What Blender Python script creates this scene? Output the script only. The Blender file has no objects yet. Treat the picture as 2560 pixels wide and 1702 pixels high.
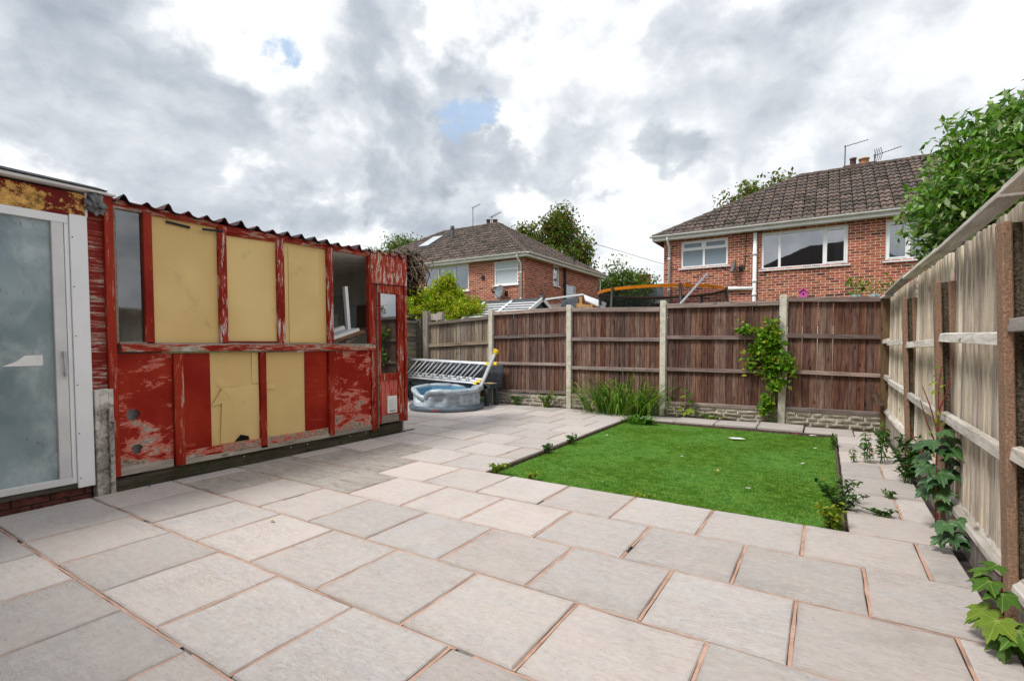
import bpy, bmesh, math, random
import numpy as np
from mathutils import Vector, Matrix, Quaternion

rng = random.Random(7)
nrs = np.random.RandomState(11)
SC = bpy.context.scene
COL = SC.collection
R_ = math.radians

# ------------------------------------------------------------------ camera
CAM_H = 1.28
yaw, pitch, roll = R_(32.177), R_(-2.185), R_(-0.083)
cd = bpy.data.cameras.new('camera')
cd.sensor_width = 36.0
cd.lens = 1246.33 / 2560 * 36.0
cd.shift_y = (907.18 - 851.0) / 2560
cd.clip_start = 0.05
cd.clip_end = 2000
cam = bpy.data.objects.new('camera', cd)
COL.objects.link(cam)
Fv = Vector((-math.sin(yaw) * math.cos(pitch), math.cos(yaw) * math.cos(pitch), math.sin(pitch)))
R0 = Vector((math.cos(yaw), math.sin(yaw), 0))
U0 = R0.cross(Fv)
Rv = R0 * math.cos(roll) + U0 * math.sin(roll)
Uv = -R0 * math.sin(roll) + U0 * math.cos(roll)
cam.matrix_world = Matrix(((Rv.x, Uv.x, -Fv.x, 0), (Rv.y, Uv.y, -Fv.y, 0), (Rv.z, Uv.z, -Fv.z, CAM_H), (0, 0, 0, 1)))
SC.camera = cam


def ray(px, py):
    """direction of a photograph pixel (2560 wide)"""
    return (Fv + Rv * ((px - 1280) / 1246.33) - Uv * ((py - 907.18) / 1246.33))


# ------------------------------------------------------------------ view
SC.view_settings.view_transform = 'Standard'
SC.view_settings.look = 'None'
SC.view_settings.gamma = 1.0
SC.view_settings.exposure = 0.95
SC.view_settings.use_curve_mapping = False

SUN_EL, SUN_AZ = R_(54), R_(-152)       # azimuth measured from +Y towards +X


# ------------------------------------------------------------------ node helper
class NT:
    def __init__(self, tree):
        self.t = tree
        self.n = tree.nodes
        self.l = tree.links

    def node(self, kind, **kw):
        nd = self.n.new(kind)
        for k, v in kw.items():
            setattr(nd, k, v)
        return nd

    def put(self, sock, v):
        if v is None:
            return
        if isinstance(v, bpy.types.NodeSocket):
            self.l.new(v, sock)
        else:
            if sock.type == 'RGBA' and not hasattr(v, '__len__'):
                v = (v, v, v, 1)
            if sock.type == 'RGBA' and len(v) == 3:
                v = (*v, 1)
            if sock.type == 'VECTOR' and not hasattr(v, '__len__'):
                v = (v, v, v)
            sock.default_value = v

    def coord(self, kind='Object'):
        return self.node('ShaderNodeTexCoord').outputs[kind]

    def rand(self):
        return self.node('ShaderNodeObjectInfo').outputs['Random']

    def attr(self, name, out='Fac'):
        nd = self.node('ShaderNodeAttribute')
        nd.attribute_name = name
        return nd.outputs[out]

    def math(self, op, a, b=0.0, c=None, clamp=False):
        nd = self.node('ShaderNodeMath', operation=op)
        nd.use_clamp = clamp
        self.put(nd.inputs[0], a)
        self.put(nd.inputs[1], b)
        if c is not None:
            self.put(nd.inputs[2], c)
        return nd.outputs[0]

    def vmath(self, op, a, b=None, scale=None):
        nd = self.node('ShaderNodeVectorMath', operation=op)
        self.put(nd.inputs[0], a)
        if b is not None:
            self.put(nd.inputs[1], b)
        if scale is not None:
            self.put(nd.inputs['Scale'], scale)
        return nd.outputs['Value'] if op in ('DOT_PRODUCT', 'LENGTH', 'DISTANCE') else nd.outputs[0]

    def mapv(self, v, scale=(1, 1, 1), loc=(0, 0, 0), rot=(0, 0, 0)):
        nd = self.node('ShaderNodeMapping')
        self.put(nd.inputs['Vector'], v)
        nd.inputs['Scale'].default_value = scale
        nd.inputs['Location'].default_value = loc
        nd.inputs['Rotation'].default_value = rot
        return nd.outputs[0]

    def noise(self, v, scale=1.0, detail=4.0, rough=0.55, dist=0.0, out='Fac', lac=2.0):
        nd = self.node('ShaderNodeTexNoise')
        self.put(nd.inputs['Vector'], v)
        nd.inputs['Scale'].default_value = scale
        nd.inputs['Detail'].default_value = detail
        nd.inputs['Roughness'].default_value = rough
        nd.inputs['Distortion'].default_value = dist
        nd.inputs['Lacunarity'].default_value = lac
        return nd.outputs[out]

    def voro(self, v, scale=1.0, feature='F1', out='Distance', randomness=1.0):
        nd = self.node('ShaderNodeTexVoronoi', feature=feature)
        self.put(nd.inputs['Vector'], v)
        nd.inputs['Scale'].default_value = scale
        nd.inputs['Randomness'].default_value = randomness
        return nd.outputs[out]

    def ramp(self, fac, stops, interp='LINEAR'):
        nd = self.node('ShaderNodeValToRGB')
        cr = nd.color_ramp
        cr.interpolation = interp
        while len(cr.elements) < len(stops):
            cr.elements.new(0.5)
        for e, (p, c) in zip(cr.elements, stops):
            e.position = p
            if not hasattr(c, '__len__'):
                c = (c, c, c)
            e.color = (*c[:3], 1)
        self.put(nd.inputs[0], fac)
        return nd.outputs[0]

    def mrange(self, v, a, b, c=0.0, d=1.0, smooth=True):
        nd = self.node('ShaderNodeMapRange')
        nd.interpolation_type = 'SMOOTHSTEP' if smooth else 'LINEAR'
        self.put(nd.inputs['Value'], v)
        for k, x in (('From Min', a), ('From Max', b), ('To Min', c), ('To Max', d)):
            self.put(nd.inputs[k], x)
        return nd.outputs[0]

    def mix(self, fac, a, b, blend='MIX'):
        nd = self.node('ShaderNodeMix', data_type='RGBA', blend_type=blend)
        self.put(nd.inputs[0], fac)
        self.put(nd.inputs[6], a)
        self.put(nd.inputs[7], b)
        return nd.outputs[2]

    def sep(self, v):
        nd = self.node('ShaderNodeSeparateXYZ')
        self.put(nd.inputs[0], v)
        return nd.outputs

    def comb(self, x, y, z):
        nd = self.node('ShaderNodeCombineXYZ')
        for i, v in enumerate((x, y, z)):
            self.put(nd.inputs[i], v)
        return nd.outputs[0]

    def bump(self, h, strength=0.5, dist=0.01, normal=None):
        nd = self.node('ShaderNodeBump')
        nd.inputs['Strength'].default_value = strength
        nd.inputs['Distance'].default_value = dist
        self.put(nd.inputs['Height'], h)
        if normal is not None:
            self.put(nd.inputs['Normal'], normal)
        return nd.outputs[0]

    def hsv(self, col, h=0.5, s=1.0, v=1.0):
        nd = self.node('ShaderNodeHueSaturation')
        self.put(nd.inputs['Hue'], h)
        self.put(nd.inputs['Saturation'], s)
        self.put(nd.inputs['Value'], v)
        self.put(nd.inputs['Color'], col)
        return nd.outputs[0]


MATS = {}


def material(name, fn):
    m = bpy.data.materials.new(name)
    m.use_nodes = True
    t = m.node_tree
    t.nodes.clear()
    n = NT(t)
    out = n.node('ShaderNodeOutputMaterial')
    sh = fn(n)
    t.links.new(sh, out.inputs['Surface'])
    MATS[name] = m
    return m


def principled(n, col, rough=0.7, bump=None, metal=0.0, spec=0.5, **kw):
    p = n.node('ShaderNodeBsdfPrincipled')
    n.put(p.inputs['Base Color'], col)
    n.put(p.inputs['Roughness'], rough)
    n.put(p.inputs['Metallic'], metal)
    if metal == 0.0 and (not isinstance(rough, (int, float)) or rough > .45):
        spec = spec * .4          # dry, dusty surfaces
    n.put(p.inputs['Specular IOR Level'], spec)
    if bump is not None:
        n.put(p.inputs['Normal'], bump)
    for k, v in kw.items():
        n.put(p.inputs[k.replace('_', ' ')], v)
    return p.outputs[0]


# ------------------------------------------------------------------ world: broken cloud over a clear-sky model
W = bpy.data.worlds.new('World')
SC.world = W
W.use_nodes = True
wt = W.node_tree
wt.nodes.clear()
w = NT(wt)
wo = w.node('ShaderNodeOutputWorld')
bg = w.node('ShaderNodeBackground')
bg.inputs['Strength'].default_value = 0.1
wt.links.new(bg.outputs[0], wo.inputs[0])
sky = w.node('ShaderNodeTexSky', sky_type='NISHITA')
sky.sun_disc = False
sky.sun_elevation = SUN_EL
sky.sun_rotation = SUN_AZ
sky.dust_density = 1.5
sky.altitude = 50
D = w.coord('Generated')
dz = w.sep(D)
SDIR = (math.sin(SUN_AZ) * math.cos(SUN_EL), math.cos(SUN_AZ) * math.cos(SUN_EL), math.sin(SUN_EL))
warp = w.vmath('SUBTRACT', w.noise(D, 2.6, 4, 0.55, out='Color'), (0.5, 0.5, 0.5))
Dw = w.vmath('ADD', w.mapv(D, scale=(1.0, 1.0, 1.45)), w.vmath('SCALE', warp, scale=0.15))


def billow(off):
    return w.noise(w.mapv(w.vmath('ADD', Dw, off), loc=(3.15, 7.7, 0.4)), 3.6, 11, 0.55)


n1 = billow((0, 0, 0))                                                    # cloud body
n1s = billow(tuple(0.055 * q for q in SDIR))                              # the same a step towards the sun
n3 = w.noise(w.mapv(Dw, loc=(1.3, 4.9, 2.0)), 15, 6, 0.62)                # frayed edges
relief = w.math('SUBTRACT', n1, n1s)
# the grey cloud bases seen in the picture: direction, size, depth of grey
BASES = [((70, 60), 18, .5), ((250, 210), 15, .36), ((60, 330), 12, .2), ((610, 470), 15, .42), ((820, 370), 12, .42),
         ((980, 120), 13, .40), ((1180, 40), 12, .45), ((1400, 380), 9, .46), ((1130, 520), 10, .36),
         ((420, 470), 14, .32), ((1740, 100), 12, .26), ((2080, 250), 20, .17), ((1330, 520), 9, .3)]
BRIGHT = [((560, 170), 13, .5), ((860, 200), 12, .42), ((1270, 330), 9, .42), ((1560, 480), 9, .4), ((300, 560), 10, .3), ((1650, 250), 9, .25), ((2420, 180), 12, .2)]
dark = 0.0
for sgn, lst in ((1, BASES), (-1, BRIGHT)):
    for (px, py), ang, dep in lst:
        h = ray(px, py).normalized()
        dt = w.math('MULTIPLY_ADD', w.math('SUBTRACT', n1, 0.5), -0.16, w.vmath('DOT_PRODUCT', D, tuple(h)))
        dark = w.math('ADD', dark, w.mrange(dt, math.cos(R_(ang)), math.cos(R_(ang * 0.12)), 0.0, sgn * dep))
grey = w.math('MULTIPLY_ADD', w.math('MINIMUM', dark, 0.62), 0.52, 0.40)
grey = w.math('MULTIPLY_ADD', w.math('SUBTRACT', n1, 0.5), -1.15, grey)
grey = w.math('MULTIPLY_ADD', relief, -1.5, grey)
grey = w.math('MULTIPLY_ADD', w.math('SUBTRACT', n3, 0.5), -0.46, grey)
grey = w.math('MULTIPLY_ADD', grey, 0.84, 0.04, clamp=True)
cloud = w.ramp(grey, [(0.0, (1.0, 1.0, 1.0)), (0.2, (.83, .845, .86)), (0.45, (.57, .60, .635)), (0.72, (.41, .445, .495)), (1.0, (.29, .325, .385))])
cloud = w.mix(1.0, cloud, (7.1, 7.1, 7.1), 'MULTIPLY')
HOLES = [((668, 104), 1.5), ((612, 82), 1.2), ((716, 118), 1.1), ((1130, 292), 1.3), ((1180, 286), 1.35), ((1212, 282), 1.0)]
hole = None
for (px, py), ang in HOLES:
    h = ray(px, py).normalized()
    a = w.vmath('DISTANCE', D, tuple(h))
    a = w.math('MULTIPLY_ADD', w.math('SUBTRACT', n3, 0.5), 0.14, w.math('MULTIPLY_ADD', w.math('SUBTRACT', n1, 0.5), 0.07, a))
    m_ = w.mrange(a, math.radians(ang) * 1.25, math.radians(ang) * -0.1)
    hole = m_ if hole is None else w.math('MAXIMUM', hole, m_)
blue = w.mix(0.7, sky.outputs[0], (2.9, 3.75, 4.9))
skyc = w.mix(w.math('MULTIPLY', hole, 0.9), cloud, blue)
low = w.mrange(dz[2], 0.02, -0.06)
skyc = w.mix(low, skyc, (2.2, 2.2, 2.1))
wt.links.new(skyc, bg.inputs['Color'])

sd = bpy.data.lights.new('sun', 'SUN')
sd.energy = 1.5
sd.angle = R_(14)
sd.color = (1.0, 0.965, 0.91)
sun = bpy.data.objects.new('sun', sd)
COL.objects.link(sun)
sdir = Vector((math.sin(SUN_AZ) * math.cos(SUN_EL), math.cos(SUN_AZ) * math.cos(SUN_EL), math.sin(SUN_EL)))
sun.rotation_euler = sdir.to_track_quat('Z', 'Y').to_euler()
sun.location = sdir * 60


# ------------------------------------------------------------------ mesh helpers
class MB:
    def __init__(self):
        self.v = []
        self.f = []
        self.r = []          # one random number for each face

    def face(self, pts, r=0.0):
        b = len(self.v)
        self.v += [tuple(p) for p in pts]
        self.f.append(tuple(range(b, b + len(pts))))
        self.r.append(r)

    def raw(self, vs, fs, r=0.0):
        b = len(self.v)
        self.v += [tuple(p) for p in vs]
        for q in fs:
            self.f.append(tuple(i + b for i in q))
            self.r.append(r)

    def box(self, a, b, r=0.0, m=None):
        x0, y0, z0 = a
        x1, y1, z1 = b
        vs = [(x0, y0, z0), (x1, y0, z0), (x1, y1, z0), (x0, y1, z0), (x0, y0, z1), (x1, y0, z1), (x1, y1, z1), (x0, y1, z1)]
        if m is not None:
            vs = [tuple(m @ Vector(p)) for p in vs]
        self.raw(vs, [(0, 3, 2, 1), (4, 5, 6, 7), (0, 1, 5, 4), (1, 2, 6, 5), (2, 3, 7, 6), (3, 0, 4, 7)], r)

    def hexa(self, vs, r=0.0):
        """eight corners: bottom four counter-clockwise, then top four"""
        self.raw(vs, [(0, 3, 2, 1), (4, 5, 6, 7), (0, 1, 5, 4), (1, 2, 6, 5), (2, 3, 7, 6), (3, 0, 4, 7)], r)

    def bar(self, p, q, w_, h_, up=(0, 0, 1), r=0.0):
        p, q = Vector(p), Vector(q)
        d = (q - p).normalized()
        up = Vector(up)
        s = d.cross(up)
        if s.length < 1e-4:
            s = d.cross(Vector((1, 0, 0)))
        s.normalize()
        u = s.cross(d).normalized()
        s *= w_ / 2
        u *= h_ / 2
        self.hexa([p - s - u, q - s - u, q + s - u, p + s - u, p - s + u, q - s + u, q + s + u, p + s + u], r)

    def tube(self, pts, rad, seg=8, cap=True, r=0.0):
        pts = [Vector(p) for p in pts]
        if not hasattr(rad, '__len__'):
            rad = [rad] * len(pts)
        b = len(self.v)
        ref = None
        for i, p in enumerate(pts):
            d = (pts[min(i + 1, len(pts) - 1)] - pts[max(i - 1, 0)]).normalized()
            if ref is None:
                ref = d.orthogonal().normalized()
            ref = (ref - d * ref.dot(d))
            if ref.length < 1e-5:
                ref = d.orthogonal()
            ref.normalize()
            bi = d.cross(ref)
            for k in range(seg):
                a = 2 * math.pi * k / seg
                self.v.append(tuple(p + (ref * math.cos(a) + bi * math.sin(a)) * rad[i]))
        for i in range(len(pts) - 1):
            for k in range(seg):
                k2 = (k + 1) % seg
                self.f.append((b + i * seg + k, b + i * seg + k2, b + (i + 1) * seg + k2, b + (i + 1) * seg + k))
                self.r.append(r)
        if cap:
            self.f.append(tuple(b + k for k in reversed(range(seg))))
            self.r.append(r)
            e = b + (len(pts) - 1) * seg
            self.f.append(tuple(e + k for k in range(seg)))
            self.r.append(r)

    def lathe(self, prof, c, seg=16, axis='z', r=0.0):
        """prof: (radius, height) pairs"""
        b = len(self.v)
        for (ra, h) in prof:
            for k in range(seg):
                a = 2 * math.pi * k / seg
                self.v.append((c[0] + ra * math.cos(a), c[1] + ra * math.sin(a), c[2] + h))
        for i in range(len(prof) - 1):
            for k in range(seg):
                k2 = (k + 1) % seg
                self.f.append((b + i * seg + k, b + i * seg + k2, b + (i + 1) * seg + k2, b + (i + 1) * seg + k))
                self.r.append(r)

    def mesh(self, name, smooth=False, bevel=0.0):
        me = bpy.data.meshes.new(name)
        me.from_pydata(self.v, [], self.f)
        if any(self.r):
            at = me.attributes.new('rnd', 'FLOAT', 'FACE')
            at.data.foreach_set('value', np.array(self.r, dtype=np.float32))
        if bevel:
            bm = bmesh.new()
            bm.from_mesh(me)
            bmesh.ops.bevel(bm, geom=list(bm.edges), offset=bevel, segments=1, affect='EDGES', profile=0.5)
            bm.to_mesh(me)
            bm.free()
        if smooth:
            me.polygons.foreach_set('use_smooth', [True] * len(me.polygons))
        me.update()
        return me


def adopt(o, parent):
    if parent is not None:
        o.parent = parent
        par = parent
        t = Matrix.Identity(4)
        while par is not None:       # parents here are never rotated: undo their placement
            t = Matrix.Translation(-par.location) @ t if par.parent is None else t
            par = par.parent
        if parent.parent is None:
            o.matrix_parent_inverse = Matrix.Translation(-parent.location)
        else:
            o.matrix_parent_inverse = Matrix.Identity(4)
    return o


def link(o, parent=None):
    COL.objects.link(o)
    return adopt(o, parent)


def new(name, me, mat, parent=None, label=None, cat=None, group=None, kind=None):
    o = bpy.data.objects.new(name, me)
    if mat is not None:
        mm = MATS[mat] if isinstance(mat, str) else mat
        if len(me.materials) == 0:
            me.materials.append(mm)
    link(o, parent)
    tag(o, label, cat, group, kind)
    return o


def tag(o, label=None, cat=None, group=None, kind=None):
    if label:
        o['label'] = label
    if cat:
        o['category'] = cat
    if group:
        o['group'] = group
    if kind:
        o['kind'] = kind
    return o


def empty(name, loc, label=None, cat=None, group=None, kind=None):
    o = bpy.data.objects.new(name, None)
    o.location = loc
    o.empty_display_size = 0.2
    COL.objects.link(o)
    return tag(o, label, cat, group, kind)


def build(name, mb, mat, parent=None, smooth=False, bevel=0.0, **kw):
    return new(name, mb.mesh(name, smooth, bevel), mat, parent, **kw)


def boxp(name, a, b, mat, parent=None, bevel=0.0, **kw):
    m = MB()
    m.box(a, b)
    return build(name, m, mat, parent, bevel=bevel, **kw)


def numpy_mesh(name, V, F, col=None, smooth=False):
    """V (n,3), F (m,k) equal-sided faces, col (m,3) per face"""
    me = bpy.data.meshes.new(name)
    n, m, k = len(V), len(F), F.shape[1]
    me.vertices.add(n)
    me.vertices.foreach_set('co', V.astype(np.float32).ravel())
    me.loops.add(m * k)
    me.loops.foreach_set('vertex_index', F.astype(np.int32).ravel())
    me.polygons.add(m)
    me.polygons.foreach_set('loop_start', np.arange(0, m * k, k, dtype=np.int32))
    if smooth:
        me.polygons.foreach_set('use_smooth', np.ones(m, dtype=bool))
    if col is not None:
        at = me.attributes.new('tint', 'FLOAT_VECTOR', 'FACE')
        at.data.foreach_set('vector', col.astype(np.float32).ravel())
    me.update(calc_edges=True)
    me.validate()
    return me


def leaf_mesh(name, C, size, pal, aspect=0.45, up=0.5, fold=0.25, jit=0.35, dirs=None):
    """folded leaf blades at points C; each is two quads meeting at the midrib"""
    n = len(C)
    d = nrs.normal(size=(n, 3))
    d[:, 2] -= 0.25
    if dirs is not None:
        d = d * 0.6 + dirs * 1.2
    d /= np.linalg.norm(d, axis=1)[:, None] + 1e-9
    nn = nrs.normal(size=(n, 3)) * (1 - up) + np.array([0, 0, 1.0]) * up * 1.6
    s = np.cross(d, nn)
    s /= np.linalg.norm(s, axis=1)[:, None] + 1e-9
    nn = np.cross(s, d)
    L = (size * (1 + jit * nrs.uniform(-1, 1, n)))[:, None]
    Wd = L * aspect * 0.5
    a = C - d * L * 0.5
    e = C + d * L * 0.5 - nn * L * 0.12
    m1 = C - d * L * 0.05
    l_ = m1 + s * Wd + nn * Wd * fold
    r_ = m1 - s * Wd + nn * Wd * fold
    V = np.stack([a, l_, e, r_], 1).reshape(-1, 3)
    i = np.arange(n)[:, None] * 4
    F = np.concatenate([i + np.array([[0, 2, 1]]), i + np.array([[0, 3, 2]])], 1).reshape(-1, 3)
    pal = np.array(pal)
    k = nrs.randint(0, len(pal), n)
    t = pal[k] * (1 + nrs.uniform(-0.22, 0.22, n))[:, None]
    col = np.repeat(t, 2, axis=0)
    return numpy_mesh(name, V, F, col)


def clumps(center, radii, nclump, per, spread, shell=0.55, flat=1.0):
    """points gathered into clumps through an ellipsoid, denser near its skin"""
    c = nrs.normal(size=(nclump, 3))
    c /= np.linalg.norm(c, axis=1)[:, None]
    c *= (shell + (1 - shell) * nrs.uniform(0, 1, nclump))[:, None]
    c = c * np.array(radii) + np.array(center)
    k = nrs.randint(int(per * 0.6), int(per * 1.4) + 1, nclump)
    pts = np.repeat(c, k, axis=0)
    sp = np.repeat(spread * nrs.uniform(0.6, 1.3, nclump), k)
    pts = pts + np.clip(nrs.normal(size=pts.shape), -1.7, 1.7) * sp[:, None] * np.array([1, 1, flat])
    return c, pts


# ------------------------------------------------------------------ materials
def rcoord(n, spread=37.0):
    """object coordinates shifted by a different amount for every object and every joined piece"""
    r = n.math('ADD', n.rand(), n.attr('rnd'))
    off = n.comb(n.math('MULTIPLY', r, spread), n.math('MULTIPLY', r, spread * 1.7), n.math('MULTIPLY', r, spread * 2.3))
    return n.vmath('ADD', n.coord('Object'), off), n.math('FRACT', n.math('MULTIPLY', r, 7.31))


def m_slab(n):
    v, r = rcoord(n)
    r2 = n.math('FRACT', n.math('MULTIPLY', r, 13.7))
    ang = n.mapv(v, scale=(1.0, 2.6, 1.0), rot=(0, 0, 0.35))
    a = n.noise(ang, 3.2, 8, 0.62, 0.8)
    b = n.noise(v, 26, 6, 0.7)
    c = n.noise(n.mapv(v, scale=(1, 4.5, 1), rot=(0, 0, 0.2)), 7, 7, 0.7, 1.3)
    base = n.ramp(r, [(0, (.47, .43, .41)), (.3, (.53, .47, .44)), (.5, (.575, .50, .46)), (.7, (.50, .46, .445)), (.85, (.56, .49, .45)), (1, (.515, .465, .445))])
    col = n.mix(n.mrange(a, .38, .66), base, n.mix(.40, base, (.50, .42, .365)))
    col = n.mix(n.mrange(a, .52, .30, 0, .55), col, n.mix(.45, base, (.34, .345, .36)))
    col = n.mix(n.mrange(b, .35, .75, 0, .45), col, (.62, .60, .575))
    vein = n.mrange(n.math('ABSOLUTE', n.math('SUBTRACT', c, .5)), .0, .022, .5, 0)
    vein = n.math('MULTIPLY', vein, n.mrange(n.noise(v, 2.3, 2), .48, .62))
    col = n.mix(vein, col, (.19, .175, .165))
    spots = n.mrange(n.noise(v, 55, 2, .5), .72, .78, 0, .6)
    col = n.mix(spots, col, (.15, .145, .14))
    w_ = n.coord('Object')
    ax_ = n.sep(w_)
    ed = n.math('MAXIMUM', n.math('ABSOLUTE', ax_[0]), n.math('ABSOLUTE', ax_[1]))
    ed = n.math('MULTIPLY_ADD', n.math('SUBTRACT', n.noise(v, 7, 5, .65), .5), .11, ed)
    col = n.mix(n.mrange(ed, .26, .315, 0, .30), col, (.29, .24, .20))
    dirt = n.mrange(n.noise(n.vmath('ADD', w_, n.comb(n.math('MULTIPLY', r2, 9.0), 0, 0)), 1.6, 5, .6), .55, .8, 0, .35)
    col = n.mix(dirt, col, (.24, .205, .18))
    col = n.hsv(col, .5, .95, n.mrange(r2, 0, 1, .88, 1.1, False))
    h = n.math('ADD', n.math('MULTIPLY', a, 1.0), n.math('MULTIPLY', c, .45))
    ledge = n.math('SNAP', n.math('MULTIPLY_ADD', c, .35, a), .085)
    bp = n.bump(h, .5, .014, n.bump(ledge, .55, .008, n.bump(b, .35, .004)))
    return principled(n, col, n.mrange(b, .3, .7, .62, .82), bp, spec=.35)


material('slab', m_slab)


def m_slab_dirty(n):
    v, r = rcoord(n)
    a = n.noise(n.mapv(v, scale=(1, 3, 1)), 4, 8, .7, .6)
    b = n.noise(v, 22, 6, .75)
    col = n.mix(n.mrange(a, .36, .62), (.40, .365, .33), (.31, .275, .245))
    g = n.math('ADD', n.math('MULTIPLY', a, .6), n.math('MULTIPLY', b, .5))
    col = n.mix(n.mrange(g, .60, .68, 0, .85), col, (.085, .07, .055))
    col = n.mix(n.mrange(b, .35, .7, 0, .35), col, (.5, .46, .42))
    return principled(n, col, .85, n.bump(g, .5, .01), spec=.25)


material('slab_dirty', m_slab_dirty)


def m_mortar_joint(n):
    v = n.coord('Object')
    a = n.noise(v, 9, 5, .6)
    b = n.noise(v, 70, 4, .6)
    col = n.ramp(a, [(.3, (.40, .235, .165)), (.5, (.52, .325, .24)), (.7, (.60, .41, .32))])
    col = n.mix(n.mrange(b, .55, .75, 0, .5), col, (.30, .17, .12))
    col = n.mix(n.mrange(n.noise(v, 2.1, 3), .56, .68, 0, .6), col, (.22, .16, .13))
    return principled(n, col, .9, n.bump(b, .6, .004), spec=.2)


material('mortar_joint', m_mortar_joint)


def flat(name, col, rough=.7, var=.15, scale=12, spec=.4, metal=0.0, bump=.2, bscale=60):
    def fn(n):
        v, r = rcoord(n)
        a = n.noise(v, scale, 5, .6)
        c2 = tuple(x * (1 - var * 2) for x in col)
        c3 = tuple(min(1, x * (1 + var)) for x in col)
        k = n.ramp(a, [(.3, c2), (.5, col), (.7, c3)])
        return principled(n, k, rough, n.bump(n.noise(v, bscale, 4, .6), bump, .004) if bump else None, metal, spec)
    return material(name, fn)


flat('soil_gap', (.045, .035, .03), .95, .3)
flat('dark_void', (.012, .011, .011), .95, .1)
flat('soil', (.09, .065, .045), .95, .3, 18, bump=.6, bscale=30)
flat('upvc', (.86, .87, .88), .32, .03, 3, bump=0)
flat('upvc_grey', (.70, .70, .69), .4, .06, 4, bump=0)
flat('plastic_white', (.83, .82, .77), .4, .05, 6, bump=0)
flat('fascia', (.87, .87, .86), .5, .06, 3, bump=0)
flat('black_plastic', (.018, .018, .02), .45, .2, 8, bump=0)
flat('black_tape', (.022, .022, .024), .55, .2, 8)
flat('lead', (.12, .13, .145), .55, .2)
flat('grey_sofa', (.06, .068, .08), .6, .2, 10)
flat('alu', (.50, .52, .55), .36, .12, 6, metal=.75, bump=0)
flat('steel_white', (.58, .60, .62), .4, .08, 6, bump=0)
flat('yellow_cap', (.82, .55, .015), .45, .1, 6, bump=0)
flat('orange_pad', (.85, .26, .015), .5, .12, 3)
flat('brown_pad', (.12, .055, .03), .6, .2)
flat('pink_box', (.62, .12, .42), .5, .1, bump=0)
flat('terracotta', (.52, .27, .14), .8, .15)
flat('chimney_dark', (.16, .11, .095), .85, .25)
flat('curtain', (.62, .66, .70), .85, .06)
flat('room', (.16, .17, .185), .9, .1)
flat('paper', (.85, .85, .83), .7, .05)
flat('pink_scrap', (.75, .05, .15), .5, .1)
flat('blue_cap', (.02, .07, .5), .4, .1)
flat('bag', (.17, .175, .18), .38, .4, 14, bump=.6, bscale=18)
flat('ply_timber', (.50, .28, .11), .75, .2, 8)
flat('white_roof', (.72, .73, .74), .5, .06, 2)
flat('slate_panel', (.10, .115, .135), .7, .25)
flat('pot', (.30, .42, .44), .6, .1)
flat('inner_wall', (.62, .60, .57), .9, .1, 3)
flat('inner_ceiling', (.72, .70, .67), .9, .12, 4)
flat('inner_door', (.40, .38, .35), .7, .08)
flat('inner_glass', (.20, .23, .26), .3, .1)
flat('inner_brown', (.16, .085, .05), .7, .1)
flat('plank_brown', (.22, .11, .055), .7, .25)
flat('bark', (.13, .10, .075), .9, .35, 20, bump=.8, bscale=25)
flat('vine_wood', (.20, .15, .105), .9, .45, 22, bump=.8, bscale=30)
flat('stem_red', (.20, .045, .035), .6, .2)
flat('stem_green', (.13, .19, .05), .6, .2)
flat('timber_edge', (.12, .085, .065), .9, .3, 20)
flat('metal_stud', (.55, .57, .58), .35, .2, metal=.6, bump=0)
flat('dish', (.19, .225, .25), .45, .12, bump=0)
flat('antenna', (.075, .075, .09), .5, .2, bump=0)
flat('concrete', (.60, .565, .48), .9, .16, 14, bump=.5, bscale=90)


def m_ground(n):
    v = n.coord('Object')
    a = n.noise(v, .6, 8, .65)
    return principled(n, n.ramp(a, [(.35, (.045, .06, .02)), (.55, (.075, .10, .03)), (.7, (.12, .10, .06))]), .95, n.bump(n.noise(v, 14, 5), .8, .05), spec=.1)


material('ground', m_ground)


def m_leaf(n, rough=.5, trans=.35):
    t = n.attr('tint', 'Vector')
    v = n.coord('Object')
    t = n.mix(n.mrange(n.noise(v, 2.2, 2), .35, .65, 0, .28), t, n.hsv(t, .485, 1.05, .72))
    p = principled(n, t, rough, None, 0, .35)
    tr = n.node('ShaderNodeBsdfTranslucent')
    n.put(tr.inputs[0], n.hsv(t, .48, 1.1, 1.35))
    mx = n.node('ShaderNodeMixShader')
    mx.inputs[0].default_value = trans
    n.l.new(p, mx.inputs[1])
    n.l.new(tr.outputs[0], mx.inputs[2])
    return mx.outputs[0]


material('leaf', m_leaf)
material('leaf_glossy', lambda n: m_leaf(n, .3, .3))


def m_turf(n):
    t = n.attr('tint', 'Vector')
    v = n.coord('Object')
    big = n.noise(v, 1.1, 4, .6)
    mid = n.noise(n.mapv(v, scale=(1, 1.5, 1)), 11, 5, .7)
    t = n.hsv(t, n.mrange(big, .3, .7, .492, .508), n.mrange(big, .3, .7, 1.0, .88), n.mrange(big, .3, .7, .82, 1.22))
    t = n.mix(n.mrange(mid, .48, .64, 0, .7), t, (.30, .48, .10))
    t = n.mix(n.mrange(mid, .48, .34, 0, .7), t, (.06, .20, .02))
    p = principled(n, t, .55, None, 0, .2)
    tr = n.node('ShaderNodeBsdfTranslucent')
    n.put(tr.inputs[0], n.hsv(t, .49, 1.05, 1.25))
    mx = n.node('ShaderNodeMixShader')
    mx.inputs[0].default_value = .42
    n.l.new(p, mx.inputs[1])
    n.l.new(tr.outputs[0], mx.inputs[2])
    return mx.outputs[0]


material('turf', m_turf)


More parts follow.
